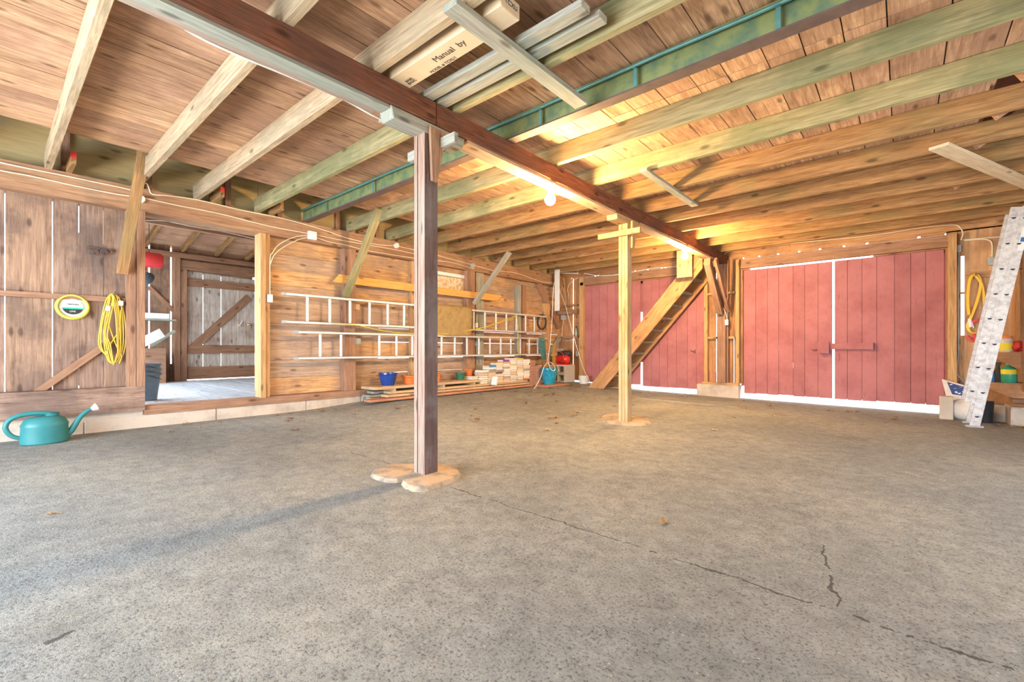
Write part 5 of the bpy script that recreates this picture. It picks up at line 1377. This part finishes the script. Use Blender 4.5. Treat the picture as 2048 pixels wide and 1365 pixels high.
# ------------------------------------------------------------------ leaning extension ladder (side view)
LY0, LY1 = 7.62, 8.02
b0 = at(1939, 857, Y=LY0); b0 = Vector((b0.x, 0, fz(b0.x, LY0) + 0.01))
t0 = at(2046, 410, Y=LY0); t0 = Vector((t0.x, 0, t0.z))
du = (t0 - b0).normalized(); dn = Vector((du.z, 0, -du.x))     # dn points to +X, the lower side
root = thing('extension_ladder', (b0.x, (LY0 + LY1) / 2, b0.z), 'paint spattered aluminium extension ladder leaning at the right, seen from its side', 'ladder')
Lw = 0.084
def lrail(s_, e_, off, y, th):
    m_ = MB()
    a, b = b0 + du * s_ + dn * off, b0 + du * e_ + dn * off
    for k_, (w_, h_, o_) in enumerate(((0.004, Lw, 0), (0.024, 0.004, -Lw / 2), (0.024, 0.004, Lw / 2))):
        y2 = y if k_ == 0 else y + 0.012
        pa, pb = a + dn * o_, b + dn * o_
        m_.bar((pa.x, y2, pa.z), (pb.x, y2, pb.z), w_, h_, dn)
    m_.build('side_rail', M_ALUD, root)
L = (t0 - b0).length
for y in (LY0, LY1 - 0.02):
    lrail(0.0, L - 0.01, Lw / 2 + 0.0, y, 0)
    lrail(0.28, L - 0.02, -Lw / 2 - 0.004, y + 0.003, 0)
rp = []
s_ = 0.09
for k in range(10):
    for off in ((Lw / 2,) if k == 0 else (Lw / 2, -Lw / 2 - 0.004)):
        q = b0 + du * (0.125 + k * 0.288) + dn * off
        if (q - b0).length > L - 0.05: continue
        m_ = MB()
        m_.prism([(q.x + 0.017 * math.cos(t), LY0 + 0.004, q.z + 0.008 + (0.017 * math.sin(t))) for t in [math.pi + i * math.pi / 8 for i in range(9)]], (0, LY1 - LY0 - 0.02, 0), g=(0, 1, 0))
        m_.build('rung', M_ALUD, root)
        m_ = MB()
        m_.prism([(q.x + 0.019 * math.cos(t), LY0 - 0.0045, q.z + 0.009 + (0.019 * math.sin(t))) for t in [math.pi + i * math.pi / 8 for i in range(9)]], (0, 0.003, 0), g=(0, 1, 0))
        m_.build('rung_hole_shade', M_BLACK, root)  # black half-discs stand for the shade inside the hollow rungs
for y in (LY0 + .01, LY1 - 0.01):
    m_ = MB(); q = b0 + dn * Lw / 2; m_.box(q.x - 0.075, q.x + 0.075, y - 0.03, y + 0.03, b0.z - 0.008, b0.z + 0.012); m_.build('foot', M_BOXG, root)
q = b0 + du * (L - 0.38) + dn * (Lw * .75)
m_ = MB(); a_ = q - du * 0.13; b_ = q + du * 0.13; m_.bar((a_.x, LY0 - 0.0035, a_.z), (b_.x, LY0 - 0.0035, b_.z), 0.001, 0.05, dn); st_ = m_.build('warning_sticker', M_WHITE, root)
m_ = MB(); a_ = q - du * 0.03; b_ = q + du * 0.02; m_.bar((a_.x, LY0 - 0.0045, a_.z), (b_.x, LY0 - 0.0045, b_.z), 0.001, 0.035, dn); m_.build('blue_print', M_BLUEB, st_)

# ------------------------------------------------------------------ right corner: bags, shelves, blocks
def sack(x_, y_, z_, w, d, h, label, yaw=0.0, navy=True):
    root = thing('sack', (x_, y_, z_), label, 'sack')
    m_ = MB(); n, rows = 20, 8; vs = []
    for j in range(rows + 1):
        t = j / rows; f = (1 - abs(2 * t - 1) ** 3) ** 0.6 if 0 < t < 1 else 0.25
        f = max(f, 0.30)
        for i in range(n):
            a_ = math.tau * i / n
            ca, sa = math.cos(a_), math.sin(a_)
            rx = w / 2 * f * abs(ca) ** 0.6 * (1 if ca > 0 else -1) * (1 + .03 * math.sin(5 * a_ + j)); ry = d / 2 * f * abs(sa) ** 0.6 * (1 if sa > 0 else -1)
            vs.append((x_ + rx * math.cos(yaw) - ry * math.sin(yaw), y_ + rx * math.sin(yaw) + ry * math.cos(yaw), z_ + h * t))
    fs = [(j * n + i, j * n + (i + 1) % n, (j + 1) * n + (i + 1) % n, (j + 1) * n + i) for j in range(rows) for i in range(n)]
    fs += [tuple(range(n - 1, -1, -1)), tuple(rows * n + i for i in range(n))]
    m_.add(vs, fs, (1, 0, 0), 0, True); m_.build('sack_body', M_SACK, root)
    return root
fzr = fz(0.4, 8.3)
p = onfloor(1926, 838)
sx_, sy_ = at(1929, 800, Y=8.33).x, 8.33
r1 = sack(sx_, sy_, fz(sx_, sy_), 0.32, 0.22, 0.27, 'full cream sack with navy trim on the floor left of the leaning ladder')
m_ = MB()
for k in range(5): m_.box(sx_ - .14, sx_ - .118, sy_ - .106, sy_ - .100, fz(sx_, sy_) + .03 + .045 * k, fz(sx_, sy_) + .06 + .045 * k)
m_.build('navy_trim', M_NAVY, r1)
x2 = at(1916, 800, Y=8.55).x
m_ = MB()
root = thing('sack', (x2, 8.55, fz(x2, 8.5)), 'tilted navy patterned bag propped behind the cream sack', 'sack')
m_.prism([(x2 - 0.16, 8.5, 0.42), (x2 + 0.02, 8.5, 0.36), (x2 + 0.18, 8.5, 0.30), (x2 + 0.15, 8.5, fz(x2, 8.5)), (x2 - 0.02, 8.5, fz(x2, 8.5)), (x2 - 0.10, 8.5, 0.10)], (0, 0.07, 0)); m_.build('bag_body', M_SACK, root, bevel=.01)
m_ = MB()
m_.prism([(x2 - 0.11, 8.497, 0.385), (x2 + 0.10, 8.497, 0.31), (x2 + 0.08, 8.497, 0.20), (x2 - 0.06, 8.497, 0.22)], (0, 0.002, 0))
m_.build('navy_print', M_NAVY, root)
m_ = MB()
for k, (u_, w_) in enumerate(((-.07, .35), (-.03, .30), (.02, .32), (.05, .26), (-.02, .25), (.07, .30), (.01, .235))):
    m_.prism([(x2 + u_ + .016 * math.cos(t_), 8.4945, w_ + .007 * math.sin(t_) + .006 * math.cos(t_ + k)) for t_ in [i * math.tau / 8 for i in range(8)]], (0, .0015, 0))
m_.build('white_pattern', M_WHITE, root)
bxx = at(1892, 800, Y=8.3).x
m_ = MB(); m_.box(bxx - .065, bxx + .065, 8.20, 8.33, fz(bxx, 8.2), fz(bxx, 8.2) + .30); o = m_.build('cardboard_box', M_CARDB, bevel=.004); tag(o, 'tall beige cardboard box against the foot of the right doorpost', 'box')
m_ = MB(); x3 = at(1967, 820, Y=8.3).x; m_.lathe([(0.075, 0), (0.09, .26), (0.095, .27), (0.085, .27)], (x3, 8.25, fz(x3, 8.25)), n=20); o = m_.build('black_bucket', M_BLACK); tag(o, 'black bucket half hidden behind the foot of the leaning ladder', 'bucket')
# stone blocks
p = at(1976, 850, Y=8.2)
def blk(px0, px1, y, d, z0, z1, label, mat=M_CONC):
    a, b = at(px0, 800, Y=y).x, at(px1, 800, Y=y).x
    m_ = MB(); m_.box(a, b, y, y + d, z0, z1); o = m_.build('concrete_block', mat, bevel=.012); tag(o, label, 'concrete block'); return o
blk(1974, 2020, 8.45, .35, -0.12, 0.11, 'weathered concrete block right of the leaning ladder foot')
blk(2022, 2100, 8.05, .5, -0.12, 0.13, 'concrete block nearest the camera at the right edge')
blk(2024, 2090, 8.60, .25, 0.135, 0.27, 'timber block under the plywood shelf at the right edge', W_FRAME)
# shelf unit
YS = 8.52
def sxz(px, py): q = at(px, py, Y=YS); return q.x, q.z
x0_, z1_ = sxz(1997, 705); x1_ = 1.75; _, z2_ = sxz(2000, 766)
root = thing('shelf_unit', ((x0_ + x1_) / 2, 8.7, z2_ - .35), 'two tier plywood shelf behind the leaning ladder', 'shelf')
m_ = MB(); m_.box(x0_ - .06, x1_, YS, YB - .002, z1_ - .018, z1_, g=(1, 0, 0)); m_.box(x0_ - .12, x1_, YS, YB - .002, z2_ - .018, z2_, g=(1, 0, 0)); m_.build('shelf_boards', W_PLY, root)
zz1 = at(2000, 735, Y=YS).z; zz2 = at(2000, 795, Y=YS).z
m_ = MB(); m_.prism([(x0_ - .06, YS - .018, z1_ - .019), (x1_, YS - .018, z1_ - .019), (x1_, YS - .018, zz1), (at(2028, 735, Y=YS).x, YS - .018, zz1), (x0_ - .05, YS - .018, z1_ - .06)], (0, .0175, 0), g=(1, 0, 0))
m_.prism([(x0_ - .12, YS - .018, z2_ - .019), (x1_, YS - .018, z2_ - .019), (x1_, YS - .018, zz2), (x0_ + .12, YS - .018, zz2), (x0_ - .11, YS - .018, z2_ - .07)], (0, .0175, 0), g=(1, 0, 0)); m_.build('front_panel', W_PLY, root)
m_ = MB(); xx_ = at(2045, 700, Y=YS).x; m_.box(xx_, xx_ + .04, YS - .06, YS - .019, z2_ - .1, 2.25, g=(0, 0, 1)); m_.build('corner_upright', W_FRAME, root)
def onshelf(px, z): return at(px, 700, Y=YS + .12).x
# jar with orange lid
xj = at(2011, 690, Y=YS + .1).x
root = thing('storage_jar', (xj, YS + .1, z1_), 'clear jar with orange lid and yellow label on the upper shelf', 'jar')
m_ = MB(); m_.lathe([(0.062, 0.0005), (0.066, .01), (0.066, .17), (0.058, .18)], (xj, YS + .1, z1_), n=24); m_.build('jar_body', M_CLEAR, root)
m_ = MB(); m_.lathe([(0.067, 0.025), (0.067, .12)], (xj, YS + .1, z1_), n=24); m_.build('jar_label', M_YLAB, root)
m_ = MB(); m_.lathe([(0.066, .18), (0.068, .182), (0.068, .205), (0.06, .208)], (xj, YS + .1, z1_), n=24); m_.build('lid', M_OLID, root)
xq = at(2037, 690, Y=YS + .1).x + .03
root = thing('plastic_bag', (xq, YS + .1, z1_), 'crumpled red and white plastic bag on the upper shelf', 'bag')
m_ = MB()
def blob(m_, c, r, seed, n=12, rows=7, sq=(1, 1, 1), mi=0):
    rnd = random.Random(seed); vs = []
    for j in range(rows + 1):
        ph = math.pi * j / rows
        for i in range(n):
            th_ = math.tau * i / n; rr_ = r * (1 + rnd.uniform(-.22, .22)) if 0 < j < rows else r
            vs.append((c[0] + rr_ * sq[0] * math.sin(ph) * math.cos(th_), c[1] + rr_ * sq[1] * math.sin(ph) * math.sin(th_), c[2] - r * sq[2] * math.cos(ph)))
    fs = [(j * n + i, j * n + (i + 1) % n, (j + 1) * n + (i + 1) % n, (j + 1) * n + i) for j in range(rows) for i in range(n)]
    m_.add(vs, fs, (1, 0, 0), mi, False)
blob(m_, (xq - .03, YS + .1, z1_ + .078), 0.072, 3); m_.build('red_part', M_REDP, root)
m_ = MB(); blob(m_, (xq + .06, YS + .08, z1_ + .056), 0.052, 5); m_.build('white_part', M_CLEAR, root)
xb2 = at(1996, 740, Y=YS + .1).x
root = thing('spray_bottle', (xb2, YS + .1, z2_), 'black spray bottle on the lower shelf beside the ladder', 'bottle')
m_ = MB(); m_.lathe([(0.035, 0.0005), (0.037, .01), (0.037, .14), (0.016, .19), (0.016, .21)], (xb2, YS + .1, z2_), n=18); m_.build('bottle_body', M_BLACK, root)
m_ = MB(); m_.box(xb2 - .05, xb2 + .03, YS + .085, YS + .115, z2_ + .225, z2_ + .26); m_.lathe([(0.02, .205), (0.02, .23)], (xb2, YS + .1, z2_), n=14); m_.tube([(xb2 - .03, YS + .1, z2_ + .225), (xb2 - .045, YS + .1, z2_ + .18)], .006); m_.build('spray_head', M_DGREY, root)
xg_ = at(2017, 740, Y=YS + .1).x
root = thing('jug', (xg_, YS + .1, z2_), 'green jug with yellow label and white cap on the lower shelf', 'jug')
m_ = MB(); m_.lathe([(0.072, 0.0005), (0.08, .015), (0.08, .15), (0.06, .19), (0.02, .22), (0.02, .235)], (xg_, YS + .1, z2_), n=24); m_.build('jug_body', M_GREENJ, root)
m_ = MB(); m_.lathe([(0.081, .11), (0.081, .155), (0.072, .172)], (xg_, YS + .1, z2_), n=24); m_.build('jug_label', M_YLAB, root)
m_ = MB(); m_.lathe([(0.024, .235), (0.024, .262)], (xg_, YS + .1, z2_), n=14); m_.build('cap', M_WHITE, root)
xl_ = at(1985, 740, Y=YS + .1).x
m_ = MB(); m_.lathe([(0.028, 0.0005), (0.03, .01), (0.03, .1), (0.012, .13), (0.012, .15)], (xl_, YS + .1, z2_), n=16); o = m_.build('bottle', M_BLUEB); tag(o, 'small blue bottle on the lower shelf, left of the black spray bottle', 'bottle')
# horizontal rail and stud on plywood
m_ = MB(); z_ = at(1950, 549, Y=YB).z; m_.box(bx(1930), 1.2, YB - .03, YB, z_ - .05, z_ + .03, g=(1, 0, 0)); m_.box(at(2030, 600, Y=YB).x, at(2038, 600, Y=YB).x, YB - .06, YB, .9, 2.3, g=(0, 0, 1))
z_ = at(2040, 465, Y=YB).z
struct(m_, 'trim_8', W_BACKB, 'brown rail on the plywood right of the doors', origin=(.9, YB, 1.5))
# rough diagonal braces up in the open bays at right
for k, (y, x_) in enumerate(((4.45, 0.9), (5.05, 0.85), (5.66, 0.8), (6.9, .75))):
    brace((x_ - .35, y - .2, ZJ + 0.03), (x_ + .45, y + .2, 3.2), 0.04, 0.09, (0, 0, 1), W_FRAME, 'rough diagonal strut in the open ceiling bay at the right, ' + ('nearest', 'second nearest', 'third nearest', 'farthest')[k] + ' of four', 'strut', 'brace', group='struts in the open bays')
# blue knot hole card? left out; small bird-blue gap in the ceiling stays dark

# ------------------------------------------------------------------ dry leaves
M_LEAF = [plain('leaf a', (0.50, 0.28, 0.10), 0.8, vary=0.15, scale=30), plain('leaf b', (0.62, 0.42, 0.20), 0.8, vary=0.15, scale=30), plain('leaf c', (0.34, 0.17, 0.08), 0.8, vary=0.15, scale=30)]
protos = []
for k in range(6):
    m_ = MB(); n = 14; vs = [(0, 0, 0.004)]
    for i in range(n):
        t = math.tau * i / n; r_ = 0.030 * (0.55 + 0.45 * abs(math.cos(t * 2.5 + k))) * (1.5 if abs(math.cos(t)) > .8 else 1)
        vs.append((r_ * math.cos(t), r_ * 0.7 * math.sin(t), 0.004 + 0.010 * math.sin(t * 2 + k) ** 2 + random.uniform(0, .006)))
    m_.add(vs, [(0, 1 + i, 1 + (i + 1) % n) for i in range(n)], (1, 0, 0))
    m_.tube([(-0.06, 0, 0.004), (-0.03, 0, 0.006)], 0.0013, 4)
    protos.append(m_.build('leaf', M_LEAF[k % 3], origin=(0, 0, 0)))
used = set()
def put_leaf(x_, y_, label, group, s_=1.0, z=None):
    k = random.randrange(6)
    if k not in used: used.add(k); o = protos[k]
    else: o = protos[k].copy(); sc.collection.objects.link(o)
    o.location = (x_, y_, (fz(x_, y_) if z is None else z) + 0.001); o.rotation_euler = (0, 0, random.uniform(0, 6.28)); q = s_ * random.uniform(0.7, 1.4); o.scale = (q, q, q)
    tag(o, label, 'leaf', group)
zones = [(-5.55, -4.6, 5.0, 8.0, 34, 'dry brown leaf on the floor in front of the book pile', 'leaves before the book pile'),
         (-5.75, -5.0, 7.75, 8.12, 16, 'dry brown leaf on the floor by the cinder blocks', 'leaves by the cinder blocks'),
         (-4.7, -2.9, 8.2, 8.65, 22, 'dry brown leaf on the floor under the stair', 'leaves under the stair'),
         (-6.0, -5.2, 1.2, 3.4, 16, 'dry leaf on the floor along the concrete foundation', 'leaves along the foundation'),
         (-5.3, -2.7, 3.5, 7.6, 26, 'dry leaf lying loose on the floor between foundation and far post', 'leaves left of the far post'),
         (-2.2, 0.3, 6.3, 8.5, 14, 'dry leaf on the floor before the large red doors', 'leaves before the large doors'),
         (0.85, 1.1, 7.75, 8.35, 16, 'dry leaf on the floor right of the leaning ladder foot', 'leaves at the ladder foot')]
for (xa, xb_, ya_, yb2, n, lab, gr) in zones:
    for _ in range(n): put_leaf(random.uniform(xa, xb_), random.uniform(ya_, yb2), lab, gr)
for (px, py, lab) in ((1327, 1048, 'curled brown leaf alone on the floor near the long crack'), (104, 1030, 'dark leaf alone on the bluish floor at the left'), (590, 862, 'pale leaf alone on the floor left of the near post'), (1427, 862, 'leaf alone on the floor right of the stone slab'), (1480, 812, 'leaf alone on the floor near the concrete footing')):
    p = onfloor(px, py); put_leaf(p.x, p.y, lab, 'single leaves', 0.8 if py > 1000 else 1.1)
